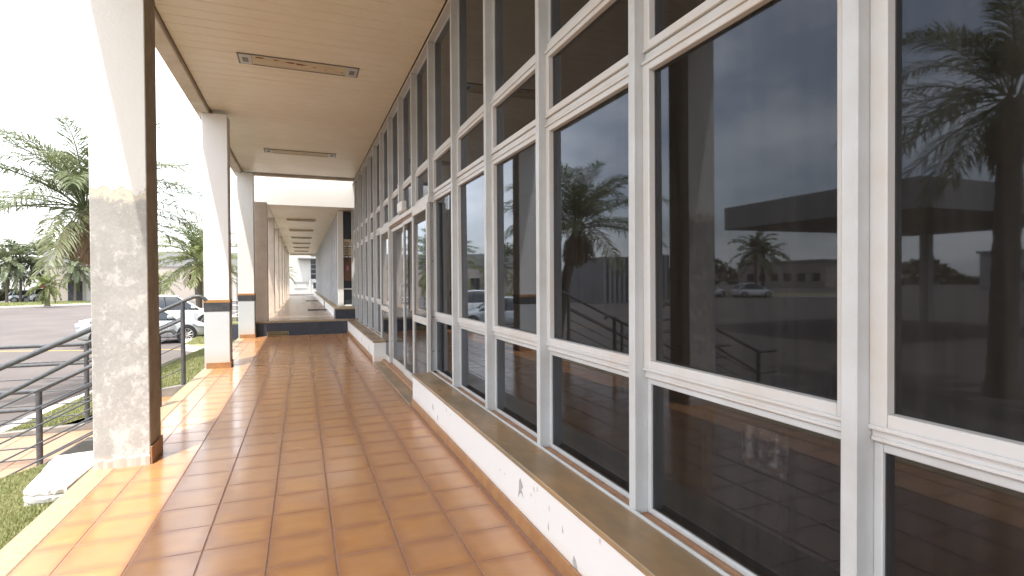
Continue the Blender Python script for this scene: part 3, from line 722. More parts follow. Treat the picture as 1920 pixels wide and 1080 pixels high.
# low wall and sill
MB().box(2.45, 3.4, 16.45, 17.2, Z2 - 0.01, 0.665).obj('corner_base', 'blue', B2)
MB().box(2.43, 3.4, 16.43, 17.75, 0.666, 0.70, 0.004).obj('corner_sill', 'granite', B2)
MB().box(2.45, 2.95, 17.201, 24.0, Z2 - 0.01, 0.665).obj('low_wall', 'wall', B2)
MB().box(2.43, 2.95, 17.751, 24.0, 0.666, 0.70, 0.004).obj('sill', 'granite', B2)
MB().box(2.45, 2.95, 25.6, 45.5, Z2 - 0.01, 0.665).obj('low_wall', 'wall', B2)
MB().box(2.43, 2.95, 25.6, 45.5, 0.666, 0.70, 0.004).obj('sill', 'granite', B2)
MB().box(2.60, 2.77, 17.70, 17.86, 0.701, 3.67, 0.004).obj('corner_post', 'colpaint', B2)
gl2 = MB().box(2.72, 2.73, 17.87, 45.5, 0.701, 3.67).obj('glass_sheet', 'glass', B2)
mm2 = MB().box(2.60, 2.78, 0, 0.06, 0.701, 3.669, 0.003).mesh('mullion')
for i in range(1, 26): put('mullion', mm2, 'alupale', B2, (0, 17.75 + 1.09 * i, 0))
for z in (1.22, 2.2, 2.53):
    MB().box(2.685, 2.745, 17.87, 45.4, z, z + 0.06, 0.003).obj('transom', 'alupale', B2)
# end pane facing the camera with dark letters
fp = MB().box(2.775, 3.4, 17.80, 17.81, 0.701, 3.66).obj('end_pane', 'winglass', B2)
for z in (0.70, 1.22, 2.23, 2.56): MB().box(2.772, 3.4, 17.76, 17.798, z + .002, z + 0.045, 0.003).obj('transom', 'colpaint', fp)
MB().box(2.775, 3.4, 17.785, 17.797, 2.29, 2.545).obj('film_strip', 'rust', fp); MB().box(2.775, 3.4, 17.785, 17.797, 2.61, 2.80).obj('film_strip', 'rust', fp)
MB().box(2.775, 3.4, 17.785, 17.797, 1.5, 2.21).obj('film_strip', 'brown', fp)
text_mesh('VOXNO', 0.17, 'black', 'lettering', fp, Matrix.Translation((2.88, 17.75, 2.40)) @ Matrix.Rotation(R(90), 4, 'X') @ Matrix.Rotation(R(90), 4, 'Z'), 0.002)
MB().prism([(2.86, 1.80), (2.93, 1.82), (2.94, 1.95), (2.87, 1.99)], 17.778, 17.784, 1).obj('pink_sticker', 'pinkm', fp)
# interior of the second building kept dark
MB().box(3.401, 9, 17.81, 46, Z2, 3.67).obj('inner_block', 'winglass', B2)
for i in range(6):
    y = 20.6 + 4.2 * i
    t = thing('ceiling_light', 'slim unlit ceiling light, ' + ('first', 'second', 'third', 'fourth', 'fifth', 'sixth')[i] + ' from the front in the raised walkway', 'ceiling light', (1.56, y, 3.674), 0, 'lights in the raised walkway ceiling')
    MB().box(-0.48, 0.48, -0.10, 0.10, -0.05, 0.0, 0.004).obj('housing', 'rust', t); MB().box(-0.42, 0.42, -0.07, 0.07, -0.056, -0.0505, 0.002).obj('diffuser', 'grille', t)
for i, (ya, lb) in enumerate(((21.3, 'dark flat strip by the window wall, nearer on the raised walkway'), (31.5, 'dark flat strip farther along the raised walkway'))):
    m = MB().box(1.75, 2.43, ya, ya + 0.9, Z2 + 0.007, Z2 + 0.02, 0.004).obj('doormat', 'mat'); tag(m, lb, 'doormat', 'floor_strips')  # thin dark strips lying on the raised floor
# car park sign on the blue step
sg = thing('parking_sign', 'small brown sign reading ESTACIONAMENTO at the foot of the blue step', 'sign', (0.925, 16.150, 0.058))
MB().box(-0.27, 0.27, -0.010, 0.0, -0.055, 0.055, 0.002).obj('plate', 'tan', sg)
MB().box(-0.258, 0.258, -0.0125, -0.0105, -0.044, 0.044).obj('panel', 'signbrown', sg)
text_mesh('ESTACIONAMENTO', 0.075, 'tan', 'lettering', sg, Matrix.Translation((0, -0.0135, 0)) @ Matrix.Rotation(R(90), 4, 'X'), 0.001, 'CENTER', 0.70)

# ------------------------------------------------------------------ broken white slab on the grass
def slab():
    rr = random.Random(8); m = MB()
    out = [(-0.315, 4.84), (-0.16, 4.80), (-0.05, 4.80), (-0.045, 5.3), (-0.05, 5.72), (-0.2, 5.74), (-0.42, 5.70), (-0.37, 5.25)]
    P = []
    for i in range(len(out)):
        a, b_ = out[i], out[(i + 1) % len(out)]
        for k in range(5): P.append((a[0] + (b_[0] - a[0]) * k / 5 + rr.uniform(-.008, .008), a[1] + (b_[1] - a[1]) * k / 5 + rr.uniform(-.008, .008)))
    n = len(P); cx = sum(p[0] for p in P) / n; cy = sum(p[1] for p in P) / n
    lv = [(-0.22, 0.95), (-0.150, 0.97), (-0.115, 1.0), (-0.098, 0.985), (-0.094, 0.96), (-0.088, 1.0), (-0.055, 1.02), (-0.040, 0.985), (-0.036, 0.965), (-0.028, 1.01), (-0.002, 1.015), (0.006, 0.997)]
    ph = [rr.uniform(-.010, .010) for _ in P]
    for li, (z, s_) in enumerate(lv):
        for i, p in enumerate(P):
            w = rr.uniform(-.006, .006)
            m.v.append((min(-0.04, cx + (p[0] - cx) * (s_ + w)), cy + (p[1] - cy) * (s_ + w), z + (ph[i] if li < 11 else 0) + rr.uniform(-.003, .003)))
    for l in range(len(lv) - 1):
        for i in range(n): m.f.append((l * n + i, l * n + (i + 1) % n, (l + 1) * n + (i + 1) % n, (l + 1) * n + i))
    o = len(m.v); m.v.append((cx, cy, 0.012)); b0 = (len(lv) - 1) * n
    for i in range(n): m.f.append((b0 + i, b0 + (i + 1) % n, o))
    s_ = m.obj('broken_slab', 'slab'); return tag(s_, 'broken white concrete slab on the grass at the foot of the peeling column', 'concrete slab')
slab()

# ------------------------------------------------------------------ stair railings
def railing(name, label, y, posts, rails, bars):
    t = thing(name, label, 'railing', (posts[0][0], y, posts[0][1]), 0, 'stair railings'); ox, oz = posts[0][0], posts[0][1]
    L = lambda p: (p[0] - ox, p[2] if len(p) > 2 else 0.0, p[1] - oz)
    for x, za, zb in posts: MB().tube([L((x, za)), L((x, zb))], 0.030, 12).obj('post', 'railpaint', t, None, True)
    for path, r_ in rails: MB().tube([L(p) for p in path], r_, 10).obj('handrail', 'railpaint', t, None, True)
    for path in bars: MB().tube([L(p) for p in path], 0.009, 6).obj('bar', 'railpaint', t, None, True)
    return t
# nearest: planted on the dark side wall, y = 6.23
def line(x, a, b_): return a[1] + (b_[1] - a[1]) * (x - a[0]) / (b_[0] - a[0])
a1, b1 = (-1.005, 0.713), (-0.345, 1.030); a2, b2 = (-1.01, 0.447), (-0.35, 0.815)
P1 = [(-0.20, 0.0, 1.09), (-1.75, -0.60, 0.35)]
bars1 = [[(-1.75, line(-1.75, a1, b1) - d), (-0.20, line(-0.20, a1, b1) - d * 0.97)] for d in (0.36, 0.52, 0.69, 0.86, 1.02)]
railing('stair_railing', 'nearest stair railing with scuffed thick handrail, beside the peeling column', 6.23, P1,
        [([(-2.1, line(-1.75, a1, b1)), (-1.75, line(-1.75, a1, b1)), (-0.20, line(-0.20, a1, b1)), (-0.08, line(-0.20, a1, b1) + 0.03), (-0.04, line(-0.2, a1, b1) - 0.02)], 0.027),
         ([(-2.1, line(-1.75, a2, b2)), (-1.75, line(-1.75, a2, b2)), (-0.20, line(-0.20, a2, b2))], 0.022)], bars1)
# middle, y = 7.5
a1, b1 = (-1.19, 0.28), (-0.07, 0.86)
railing('stair_railing', 'low middle stair railing with two handrails turning level at the landing', 7.50, [(-1.19, -0.565, 0.27), (-0.05, 0.0, 0.85)],
        [([(-2.4, 0.28), (-1.19, 0.28), (-0.07, 0.86), (0.04, 0.905), (0.10, 0.90), (0.13, 0.86)], 0.024), ([(-2.4, 0.08), (-1.18, 0.08), (-0.07, 0.64)], 0.021)],
        [[(-2.4, 0.28 - d), (-1.19, 0.28 - d), (-0.06, 0.86 - d)] for d in (0.34, 0.48, 0.62, 0.75)] )
# far, y = 9.17
railing('stair_railing', 'far stair railing with a curled handrail end before the second column', 9.17, [(-1.26, -0.49, 0.62), (-0.09, -0.03, 1.19)],
        [([(-2.4, 0.625), (-1.27, 0.625), (-0.09, 1.195), (0.06, 1.265), (0.13, 1.27), (0.19, 1.24), (0.22, 1.20)], 0.027), ([(-2.4, 0.365), (-1.27, 0.365), (-0.09, 0.935)], 0.021)],
        [[(-2.4, 0.62 - d), (-1.27, 0.62 - d), (-0.09, 1.19 - d)] for d in (0.22, 0.44, 0.62, 0.80, 0.97)])

# ------------------------------------------------------------------ palms
def frond_mesh(L, a0, droop, nl, ll, wl, seed, hang=0.35, seg=14, rad=0.018, plume=0.5, fold=0.0):
    rg = random.Random(seed); m = MB(); pts = []; x = z = 0.0; ty = []
    ds = L / seg
    for i in range(seg + 1):
        t = i / seg; a = a0 - droop * (t ** 1.4)
        pts.append(Vector((x, 0.10 * L * fold * t * t, z))); ty.append(a); x += math.cos(a) * ds; z += math.sin(a) * ds
    m.tube(pts, [rad * (1 - 0.85 * i / seg) for i in range(seg + 1)], 5)
    nr = len(m.f)
    for i in range(nl):
        t = 0.13 + 0.87 * (i + 0.5) / nl; fi = t * seg; k = min(int(fi), seg - 1); fr = fi - k
        p = pts[k].lerp(pts[k + 1], fr); tg = (pts[k + 1] - pts[k]).normalized(); up = Vector((-tg.z, 0, tg.x))
        for sd in (-1, 1):
            ln = ll * (0.35 + 0.65 * math.sin(math.pi * min(1, (0.08 + 0.86 * t))) ** 0.7) * rg.uniform(0.8, 1.1)
            sp = R(rg.uniform(38, 62)) * (1 - 0.35 * t); el = rg.uniform(-plume, plume) * 0.9 + 0.15
            d = (tg * math.cos(sp) + (Vector((0, sd, 0)) * math.cos(el) + up * math.sin(el)) * math.sin(sp)).normalized()
            d2 = (d + Vector((0, 0, -hang * rg.uniform(0.8, 1.8)))).normalized()
            d3 = (d2 + Vector((0, 0, -hang * rg.uniform(0.8, 2.0)))).normalized()
            wv = tg.cross(d).cross(d).normalized() * wl * rg.uniform(.8, 1.1)
            o = len(m.v); q = p + d * ln * 0.45; q2 = q + d2 * ln * 0.33; q3 = q2 + d3 * ln * 0.25
            m.v += [tuple(p - wv * .4), tuple(p + wv * .4), tuple(q + wv), tuple(q - wv), tuple(q2 + wv * .8), tuple(q2 - wv * .8), tuple(q3)]
            m.f += [(o, o + 1, o + 2, o + 3), (o + 3, o + 2, o + 4, o + 5), (o + 5, o + 4, o + 6)]
    return m.mesh('frond', False)
def trunk_mesh(base, top, r0, r1, bow=0.0, rings=26):
    b_ = Vector(base); t = Vector(top); m = MB(); pts = []; rad = []; rg = random.Random(4)
    side = Vector((t.x - b_.x, t.y - b_.y, 0)); 
    for i in range(rings + 1):
        s_ = i / rings; p = b_.lerp(t, s_); p += side * bow * (s_ * s_ - s_); pts.append(p)
        rad.append((r0 + (r1 - r0) * s_) * (1.06 if i % 2 else 0.97) * (1 + 0.35 * max(0, 0.08 - s_) / 0.08))
    m.tube(pts, rad, 12); return m.mesh('trunk')
def palm(label, base, top, R_, nf, kind='near', mat='frond', dead=0, r0=0.16, r1=0.12, seed=1, group='palms', el=(80, -28), bow=0.0, name='palm_tree', crown_as_fronds=True):
    t = thing(name, label, 'palm tree', base, 0, group); rg = random.Random(seed)
    tp = Vector(top) - Vector(base)
    put('trunk', trunk_mesh((0, 0, -0.05), tp, r0, r1, bow), 'bark', t, None, True)
    nl, wl, ll = {'near': (80, 0.0085, 0.44), 'mid': (40, 0.016, 0.38), 'far': (22, 0.045, 0.46)}[kind]
    cls = []
    for c_ in range(6):
        e = R(el[0] + (el[1] - el[0]) * c_ / 5)
        cls.append(frond_mesh(R_ * (1.0 + 0.05 * c_), e, R(84 - 9 * c_), nl, ll * R_ / 1.9, wl * R_ / 1.9, seed * 10 + c_, 0.30, plume=0.55, rad=0.016 * R_ / 1.9, fold=rg.uniform(-1, 1)))
        cls[-1].materials.append(MAT[mat])
    for i in range(nf):
        c_ = min(5, int(6 * (i + 0.5) / nf)); az = i * 2.39996 + rg.uniform(-.25, .25)
        o = put('frond', cls[c_], None, t, tp + Vector((math.cos(az), math.sin(az), 0)) * r1 * 0.5 + Vector((0, 0, rg.uniform(-.05, .1))))
        o.rotation_euler = (rg.uniform(-.15, .15), rg.uniform(-.12, .12), az); s_ = rg.uniform(.85, 1.08); o.scale = (s_, s_, s_)
    if dead:
        dm = frond_mesh(R_ * 0.46, R(-62), R(28), max(14, nl // 2), ll * 0.8 * R_ / 1.9, wl * 1.3 * R_ / 1.9, seed + 77, 0.5, plume=0.2); dm.materials.append(MAT['dead'])
        for i in range(dead):
            az = i * 2.39996 + 0.3
            o = put('dead_frond', dm, None, t, tp + Vector((math.cos(az) * r1, math.sin(az) * r1, -0.12)))
            o.rotation_euler = (rg.uniform(-.1, .1), rg.uniform(-.1, .15), az); s_ = rg.uniform(.75, 1.0); o.scale = (s_, s_, s_)
    return t
palm('tall feathery palm with brown hanging dead fronds, behind the peeling column', (-2.15, 13.95, -0.55), (-2.5, 13.3, 2.95), 2.12, 38, 'near', 'frond', 13, 0.15, 0.13, 3, 'palms near the walkway', bow=0.5, el=(80, -8))
palm('big palm out on the lawn, seen dark in the nearest window pane', (-7.3, 6.0, -0.72), (-7.2, 5.8, 4.6), 2.4, 30, 'near', 'frond', 6, 0.22, 0.17, 5, 'palms near the walkway')
palm('dense green palm between the first and second columns in front of the warehouse', (-3.6, 33.2, -0.60), (-3.55, 33, 2.65), 2.55, 46, 'mid', 'frondbright', 4, 0.16, 0.13, 6, 'palms near the walkway')
palm('small bright palm standing before the warehouse wall', (-7.9, 45, RZ), (-7.85, 45, 1.45), 1.25, 26, 'mid', 'frondbright', 0, 0.11, 0.09, 8, 'palms near the walkway', el=(80, -20))
palm('palm at the end of the raised walkway seen under its ceiling', (0.0, 58, RZ), (0.0, 58, 2.2), 1.25, 30, 'mid', 'frondbright', 0, 0.13, 0.1, 9, 'palms near the walkway')
# row on the median: (pixel column, crown height, distance y, radius)
def at(px, Y, z=RZ):
    d = _f + _r * ((px - 960) / 1016.9); k = Y / d.y
    return (1.5408 + d.x * k, Y, z)
far = [(12, 72, 3.6, 2.5, 'far grey green palm, leftmost in the row on the median'), (38, 74, 4.2, 2.6, 'far palm second from the left on the median'), (84, 76, 4.3, 2.6, 'far palm right behind the short bright fan palm'),
       (118, 78, 4.6, 2.6, 'tall far palm over the white parked cars'), (140, 70, 3.2, 2.0, 'far palm beside the last white parked car'), (163, 80, 3.6, 2.3, 'far palm half hidden by the left edge of the peeling column')]
for i, (px, Y, h, r_, lb) in enumerate(far):
    b_ = at(px, Y, RZ + 0.1); palm(lb, b_, (b_[0] + 0.1, b_[1], h), r_ * 1.15, 30, 'far', 'frondhazy', 0, 0.13, 0.10, 20 + i, 'far palms in a row on the median', el=(78, -45))
b_ = at(88, 61, RZ + 0.15); palm('short bright green fan palm at the kerb of the median', b_, (b_[0], b_[1], 1.25), 1.45, 34, 'far', 'frondbright', 8, 0.2, 0.17, 31, 'far palms in a row on the median', el=(75, -55))
for i, (x, Y, h, lb) in enumerate(((-40, 44, 4.2, 'distant palm mirrored at the left in the second pane'), (-43, 46, 3.6, 'distant palm mirrored beside the white sedan'))):
    palm(lb, (x, Y, RZ), (x, Y, h), 2.6, 24, 'far', 'frondhazy', 0, 0.2, 0.15, 40 + i, 'palms across the car park')

# clipped hedge on the median
def hedge(label, a, b_, h, w, n, seed):
    rg = np.random.default_rng(seed); V = []; F = []; a = np.array(a, float); b_ = np.array(b_, float); d = (b_ - a); L = np.linalg.norm(d); d /= L; nn = np.array([-d[1], d[0]])
    for _ in range(n):
        p = a + d * rg.uniform(0, L) + nn * rg.uniform(-w / 2, w / 2); z = RZ + h * rg.uniform(0.05, 1) ** 0.7 + 0.12 * math.sin(p[0] * 2.1)
        s_ = rg.uniform(.05, .11); q = rg.normal(size=3); q /= np.linalg.norm(q); r_ = np.cross(q, rg.normal(size=3)); r_ /= np.linalg.norm(r_); c_ = np.array([p[0], p[1], z]); o = len(V)
        V += [tuple(c_ - q * s_), tuple(c_ + r_ * s_ * .5), tuple(c_ + q * s_), tuple(c_ - r_ * s_ * .5)]; F.append((o, o + 1, o + 2, o + 3))
    me = bpy.data.meshes.new('foliage'); me.from_pydata(V, [], F); me.update()
    t = thing('hedge', label, 'hedge', (a[0], a[1], RZ)); o = put('foliage', me, 'hedge', t); o.location = (-a[0], -a[1], -RZ)
    return t
h0, h1 = at(-60, 74), at(41, 79)
hedge('brownish clipped hedge left of the far parked cars', h0[:2], h1[:2], 1.45, 1.8, 9000, 1)
h0, h1 = at(150, 82), at(190, 84)
hedge('dark hedge at the right end of the far parked cars', h0[:2], h1[:2], 1.6, 1.8, 4000, 2)

# ------------------------------------------------------------------ cars
def car(label, loc, heading, paint, kind='hatch', detail=True, group='parked cars'):
    t = thing('parked_car', label, 'car', loc, heading, group)
    L, W, H = {'hatch': (3.95, 1.70, 1.48), 'suv': (4.30, 1.80, 1.64), 'sedan': (4.45, 1.75, 1.46)}[kind]
    hw = W / 2
    # lower body: x along length (front = +x), station list (t, bottom, top, half width)
    belt = 0.92 if kind != 'suv' else 1.04
    hood = belt - (0.05 if kind != 'suv' else 0.06); tail = belt if kind != 'sedan' else belt + 0.02
    S = [(0.0, .36, tail - .30, .74), (.012, .30, tail - .12, .84), (.04, .24, tail - .02, .93), (.12, .20, tail + .01, .985), (.30, .18, belt, 1), (.5, .18, belt - .01, 1), (.66, .18, belt - .02, 1),
         (.74, .18, hood + .01, 1), (.84, .19, hood - .06, .985), (.92, .20, hood - .14, .95), (.965, .22, hood - .22, .88), (.99, .28, hood - .32, .78), (1.0, .36, hood - .42, .68)]
    m = MB(); n = 0
    for tt, zb, zt, wf_ in S:
        x = (tt - .5) * L; w = hw * wf_; h = zt - zb
        prof = [(0, zb), (w * .86, zb), (w * .97, zb + h * .14), (w, zb + h * .42), (w * .985, zb + h * .70), (w * .93, zb + h * .93), (w * .84, zt), (w * .4, zt + .02), (0, zt + .028)]
        ring = [(x, -a, b_) for a, b_ in prof[::-1]] + [(x, a, b_) for a, b_ in prof[1:-1]]
        m.v += ring; n = len(ring)
    for i in range(len(S) - 1):
        for j in range(n): m.f.append((i * n + j, i * n + (j + 1) % n, (i + 1) * n + (j + 1) % n, (i + 1) * n + j))
    m.f += [tuple(range(n))[::-1], tuple((len(S) - 1) * n + j for j in range(n))]
    body = m.obj('body', paint, t, None, True)
    md = body.modifiers.new('smooth', 'SUBSURF'); md.levels = 1; md.render_levels = 2 if detail else 1
    # greenhouse
    if kind == 'sedan': G = [(.10, 0.02, .93), (.22, .72, .86), (.30, .95, .80), (.46, 1.0, .78), (.58, .93, .79), (.735, 0.0, .93)]
    elif kind == 'suv': G = [(.03, 0.0, .93), (.075, .80, .84), (.14, .96, .80), (.40, 1.0, .79), (.58, .94, .79), (.745, 0.0, .93)]
    else: G = [(.035, 0.0, .93), (.10, .72, .84), (.18, .94, .79), (.40, 1.0, .77), (.56, .95, .78), (.745, 0.0, .93)]
    g = MB(); rf = MB()
    zb = belt - .03
    def sec(tt, zz, wf_): 
        x = (tt - .5) * L; z = zb + (H - zb - .02) * zz; return x, z
    nG = 9
    import bisect
    st_ = []
    for i in range(len(G) - 1):
        for k in range(4):
            u = k / 4; st_.append(tuple(G[i][q] + (G[i + 1][q] - G[i][q]) * u for q in range(3)))
    st_.append(G[-1])
    for tt, zz, wf_ in st_:
        x, z = sec(tt, zz, wf_); wb = hw * .93; wt = hw * (.93 - .20 * zz)
        ring = [(x, -wb, zb), (x, -(wb * .5 + wt * .5), zb + (z - zb) * .52), (x, -wt, zb + (z - zb) * .90), (x, -wt * .86, z), (x, 0, z + .025 * zz), (x, wt * .86, z), (x, wt, zb + (z - zb) * .90), (x, wb * .5 + wt * .5, zb + (z - zb) * .52), (x, wb, zb)]
        g.v += ring
    for i in range(len(st_) - 1):
        for j in range(8): g.f.append((i * 9 + j, i * 9 + j + 1, (i + 1) * 9 + j + 1, (i + 1) * 9 + j))
    g.obj('window_glass', 'carglass', t, None, True)
    # roof panel, pillars
    e = 0.008
    idx = [i for i, q in enumerate(st_) if q[1] > 0.86]
    for i in idx:
        tt, zz, wf_ = st_[i]; x, z = sec(tt, zz, wf_); wt = hw * (.93 - .20 * zz)
        rf.v += [(x, -wt - e, zb + (z - zb) * .86), (x, -wt * .86, z + e), (x, 0, z + .025 * zz + e), (x, wt * .86, z + e), (x, wt + e, zb + (z - zb) * .86)]
    for i in range(len(idx) - 1):
        for j in range(4): rf.f.append((i * 5 + j, i * 5 + j + 1, (i + 1) * 5 + j + 1, (i + 1) * 5 + j))
    rf.obj('roof', paint, t, None, True)
    zr = lambda zz: zb + (H - zb - .02) * zz
    for sd in (-1, 1):
        def bar(t0, z0, t1, z1, w0, w1):
            pts = []
            for tt, zz in ((t0, z0), (t1, z1)):
                pts.append(((tt - .5) * L, sd * (hw * (.93 - .20 * zz) + .006), zr(zz)))
            MB().tube(pts, [w0, w1], 6).obj('pillar', 'carglass' if t0 == .44 else paint, t, None, True)
        f_ = G[-1][0]; r_ = G[-2]; bar(f_, 0.02, r_[0], r_[1] * .92, .035, .03)
        bar(.44, 0.0, .43, .90, .035, .03)
        bar(G[0][0], .02, G[1][0], G[1][1] * .95, .06, .05)
        bar(G[1][0] + (.03 if kind != 'sedan' else .02), 0.05, G[2][0], G[2][1] * .9, .05, .045)
        MB().box((f_ - .075 - .5) * L, (f_ - .03 - .5) * L, sd * (hw + .10) - .085, sd * (hw + .10) + .055, belt + .0, belt + .13, .03).obj('wing_mirror', paint, t)
        # lamps
        MB().prism([(.955, hood - .20), (.985, hood - .30), (.90, hood - .27), (.86, hood - .17)] if False else [((.86 - .5) * L, hood - .15), ((.955 - .5) * L, hood - .235), ((.985 - .5) * L, hood - .315), ((.90 - .5) * L, hood - .255)], sd * hw * .80, sd * hw * .985, 1).obj('headlamp', 'lens', t)
        MB().box((.002 - .5) * L, (.075 - .5) * L, sd * hw * .80 - .07, sd * hw * .80 + .10, tail - .23, tail - .07, .025).obj('tail_lamp', 'redlens' if kind == 'suv' else 'lens', t)
        if detail:
            for tt in (.33, .56): MB().box((tt - .5) * L - .09, (tt - .5) * L + .09, sd * (hw + .012) - .012, sd * (hw + .012) + .012, belt - .12, belt - .09, .008).obj('door_handle', paint, t)
            for tt in (.27, .45, .66): MB().box((tt - .5) * L - .004, (tt - .5) * L + .004, sd * hw * .995 - .006, sd * hw * .995 + .006, .30, belt - .06).obj('door_seam', 'black', t)
        for tt in (.175, .815):
            x = (tt - .5) * L; rw = .31 if kind != 'suv' else .345
            ar = MB(); ar.tube([(x, sd * (hw * .80), rw - .0), (x, sd * (hw * 1.0 + .006), rw)], rw + .055, 24); ar.obj('wheel_arch', 'black', t, None, True)
            wh = MB(); pr = [(-.10, rw * .6), (-.10, rw * .93), (-.07, rw), (.06, rw), (.09, rw * .93), (.085, rw * .70)]
            nn = 28
            for yy_, rr_ in pr:
                for j in range(nn): wh.v.append((x + rr_ * math.cos(2 * math.pi * j / nn), sd * (hw - .065 + yy_), rw + rr_ * math.sin(2 * math.pi * j / nn)))
            for i in range(len(pr) - 1):
                for j in range(nn): wh.f.append((i * nn + j, i * nn + (j + 1) % nn, (i + 1) * nn + (j + 1) % nn, (i + 1) * nn + j))
            ty = wh.obj('tyre', 'black', t, None, True)
            rm = MB(); yo = sd * (hw - .065 + .078)
            for j in range(10):
                a = 2 * math.pi * j / 10; ca, sa = math.cos(a), math.sin(a)
                rm.tube([(x + .05 * ca, yo + sd * .008, rw + .05 * sa), (x + rw * .66 * ca, yo, rw + rw * .66 * sa)], [.022, .016], 5)
            rm.tube([(x, yo - .01, rw), (x, yo + sd * .014, rw)], .06, 12)
            rm.tube([(x + rw * .70 * math.cos(2 * math.pi * j / 24), yo, rw + rw * .70 * math.sin(2 * math.pi * j / 24)) for j in range(25)], .018, 5)
            rm.obj('rim', 'rim', ty, None, True)
            MB().tube([(x, yo - sd * .06, rw), (x, yo - sd * .05, rw)], rw * .68, 20).obj('brake_disc', 'gasket', ty, None, True)
    gr = MB().box((.978 - .5) * L, (1.004 - .5) * L, -hw * .5, hw * .5, .34, .50, .01); gr.box((.985 - .5) * L, (1.006 - .5) * L, -hw * .3, hw * .3, .54, .60, .008); gr.obj('grille', 'black', t)
    MB().box((.9985 - .5) * L, (1.0085 - .5) * L, -.2, .2, .42, .52, .002).obj('number_plate', 'plastic', t)
    return t
def place(px, depth):
    lat = (px - 960) / 1016.9 * depth
    return (1.5408 + _f.x * depth + _r.x * lat, _f.y * depth + _r.y * lat, RZ)
car('pale silver sedan behind the peeling column, nose by the white island', place(272, 19.9), math.atan2(.23, .97), 'carsilver', 'sedan').scale = (0.89, 1, 1)
car('larger white car parked just beyond the silver sedan', place(322, 25.6), math.atan2(.20, .98), 'carwhite', 'hatch').scale = (1.1, 1.08, 1.1)
fc = [(58, 'carsilver', 'hatch', 'far silver hatchback, leftmost of the parked row under the palms'), (80, 'cardark', 'hatch', 'dark green hatchback behind the trunk of the bright fan palm'), (103, 'carwhite', 'suv', 'far white car in the middle of the row under the palms'),
      (126, 'cardark', 'suv', 'far dark blue car between two white cars'), (149, 'carwhite', 'sedan', 'far white sedan at the right end of the row')]
for i, (px, pt, kd, lb) in enumerate(fc):
    p = at(px, 77.5 - i * .2); car(lb, p, R(12 if i % 2 == 0 else 200) if pt == 'carwhite' or i == 0 else R(190), pt, kd, False, 'cars parked beyond the median')
car('white sedan across the car park, mirrored in the second pane', (-36.5, 47.5, RZ), R(200), 'carwhite', 'sedan', False, 'cars across the car park')
car('white hatchback across the car park, mirrored in the second pane', (-39.0, 43.5, RZ), R(195), 'carwhite', 'hatch', False, 'cars across the car park')
car('white car across the car park, mirrored beside the palm trunk', (-24.0, 50.0, RZ), R(15), 'carwhite', 'hatch', False, 'cars across the car park')
car('dark car across the car park, mirrored beside the palm trunk', (-24.5, 46.5, RZ), R(15), 'cardark', 'sedan', False, 'cars across the car park')

# ------------------------------------------------------------------ buildings in the distance
wb = thing('warehouse', 'long beige warehouse with grey upper cladding behind the palm', 'building', (-11, 72, RZ))
MB().box(-13, 16, 0, 14, 0, 4.0).obj('wall', 'tanwall', wb); MB().box(-13.1, 16.1, -0.1, 14.1, 4.0, 5.75, .02).obj('cladding', 'greywall', wb)
for x in (-11, -7.5, 1.0, 6.4, 9.6):
    wv = MB().box(x, x + 1.3, -0.02, 0.05, .3, 2.4).obj('window', 'winglass', wb); MB().box(x - .08, x + 1.38, -0.08, -0.021, 2.41, 2.7).obj('lintel', 'offwhite', wv); MB().box(x + .62, x + .68, -.04, -.021, .3, 2.4).obj('frame_bar', 'greywall', wv)
for x in (-9.3, 3.4, 5.0): MB().box(x, x + .35, -.18, -.001, 0, 4.0).obj('pilaster', 'offwhite', wb)
eb = thing('end_building', 'pale building with a column of dark windows closing the far end of the walkway', 'building', (0, 66, RZ))
MB().box(-1.6, 12, 0, 8, 0, 9).obj('wall', 'offwhite', eb)
for z0, z1 in ((2.55, 4.75), (5.1, 7.2), (7.5, 9.0)):
    w = MB().box(2.55, 4.6, -.05, .02, z0, z1).obj('window', 'winglass', eb)
    for z in lin(z0, z1, 4)[1:-1]: MB().box(2.56, 4.59, -.07, -.051, z - .03, z + .03).obj('frame_bar', 'greywall', w)
MB().box(1.2, 4.8, -0.9, -.001, 4.80, 4.95, .01).obj('canopy', 'greywall', eb)
for x0, x1, mt in ((-.75, .05, 'winglass'), (.75, 2.1, 'offwhite'), (2.8, 4.2, 'winglass')):
    w = MB().box(x0, x1, -.06, -.001, 1.45, 2.15).obj('window', mt, eb); MB().box(x0 - .06, x1 + .06, -.12, -.061, 2.10, 2.22).obj('frame_bar', 'greywall', w)
MB().box(2.35, 2.52, -.15, -.001, 0, 2.9).obj('downpipe', 'offwhite', eb)
tag(MB().box(0.3, 3.3, 45.62, 45.80, RZ, 0.52, .01).obj('parapet', 'wall'), 'low white parapet across the far end of the raised walkway', 'parapet')
sh = thing('shop_row', 'white shop with a red front behind the far parked cars', 'building', at(60, 96), R(-18))
MB().box(-16, 10, 0, 8, 0, 3.6).obj('wall', 'offwhite', sh); MB().box(1.5, 6.0, -.4, -.001, 0, 2.5).obj('red_front', 'red', sh); MB().box(6.6, 9.5, -.3, -.001, .8, 2.4).obj('window', 'winglass', sh); MB().box(-16.2, 10.2, -.2, 8.2, 3.6, 3.9).obj('roof_edge', 'greywall', sh)
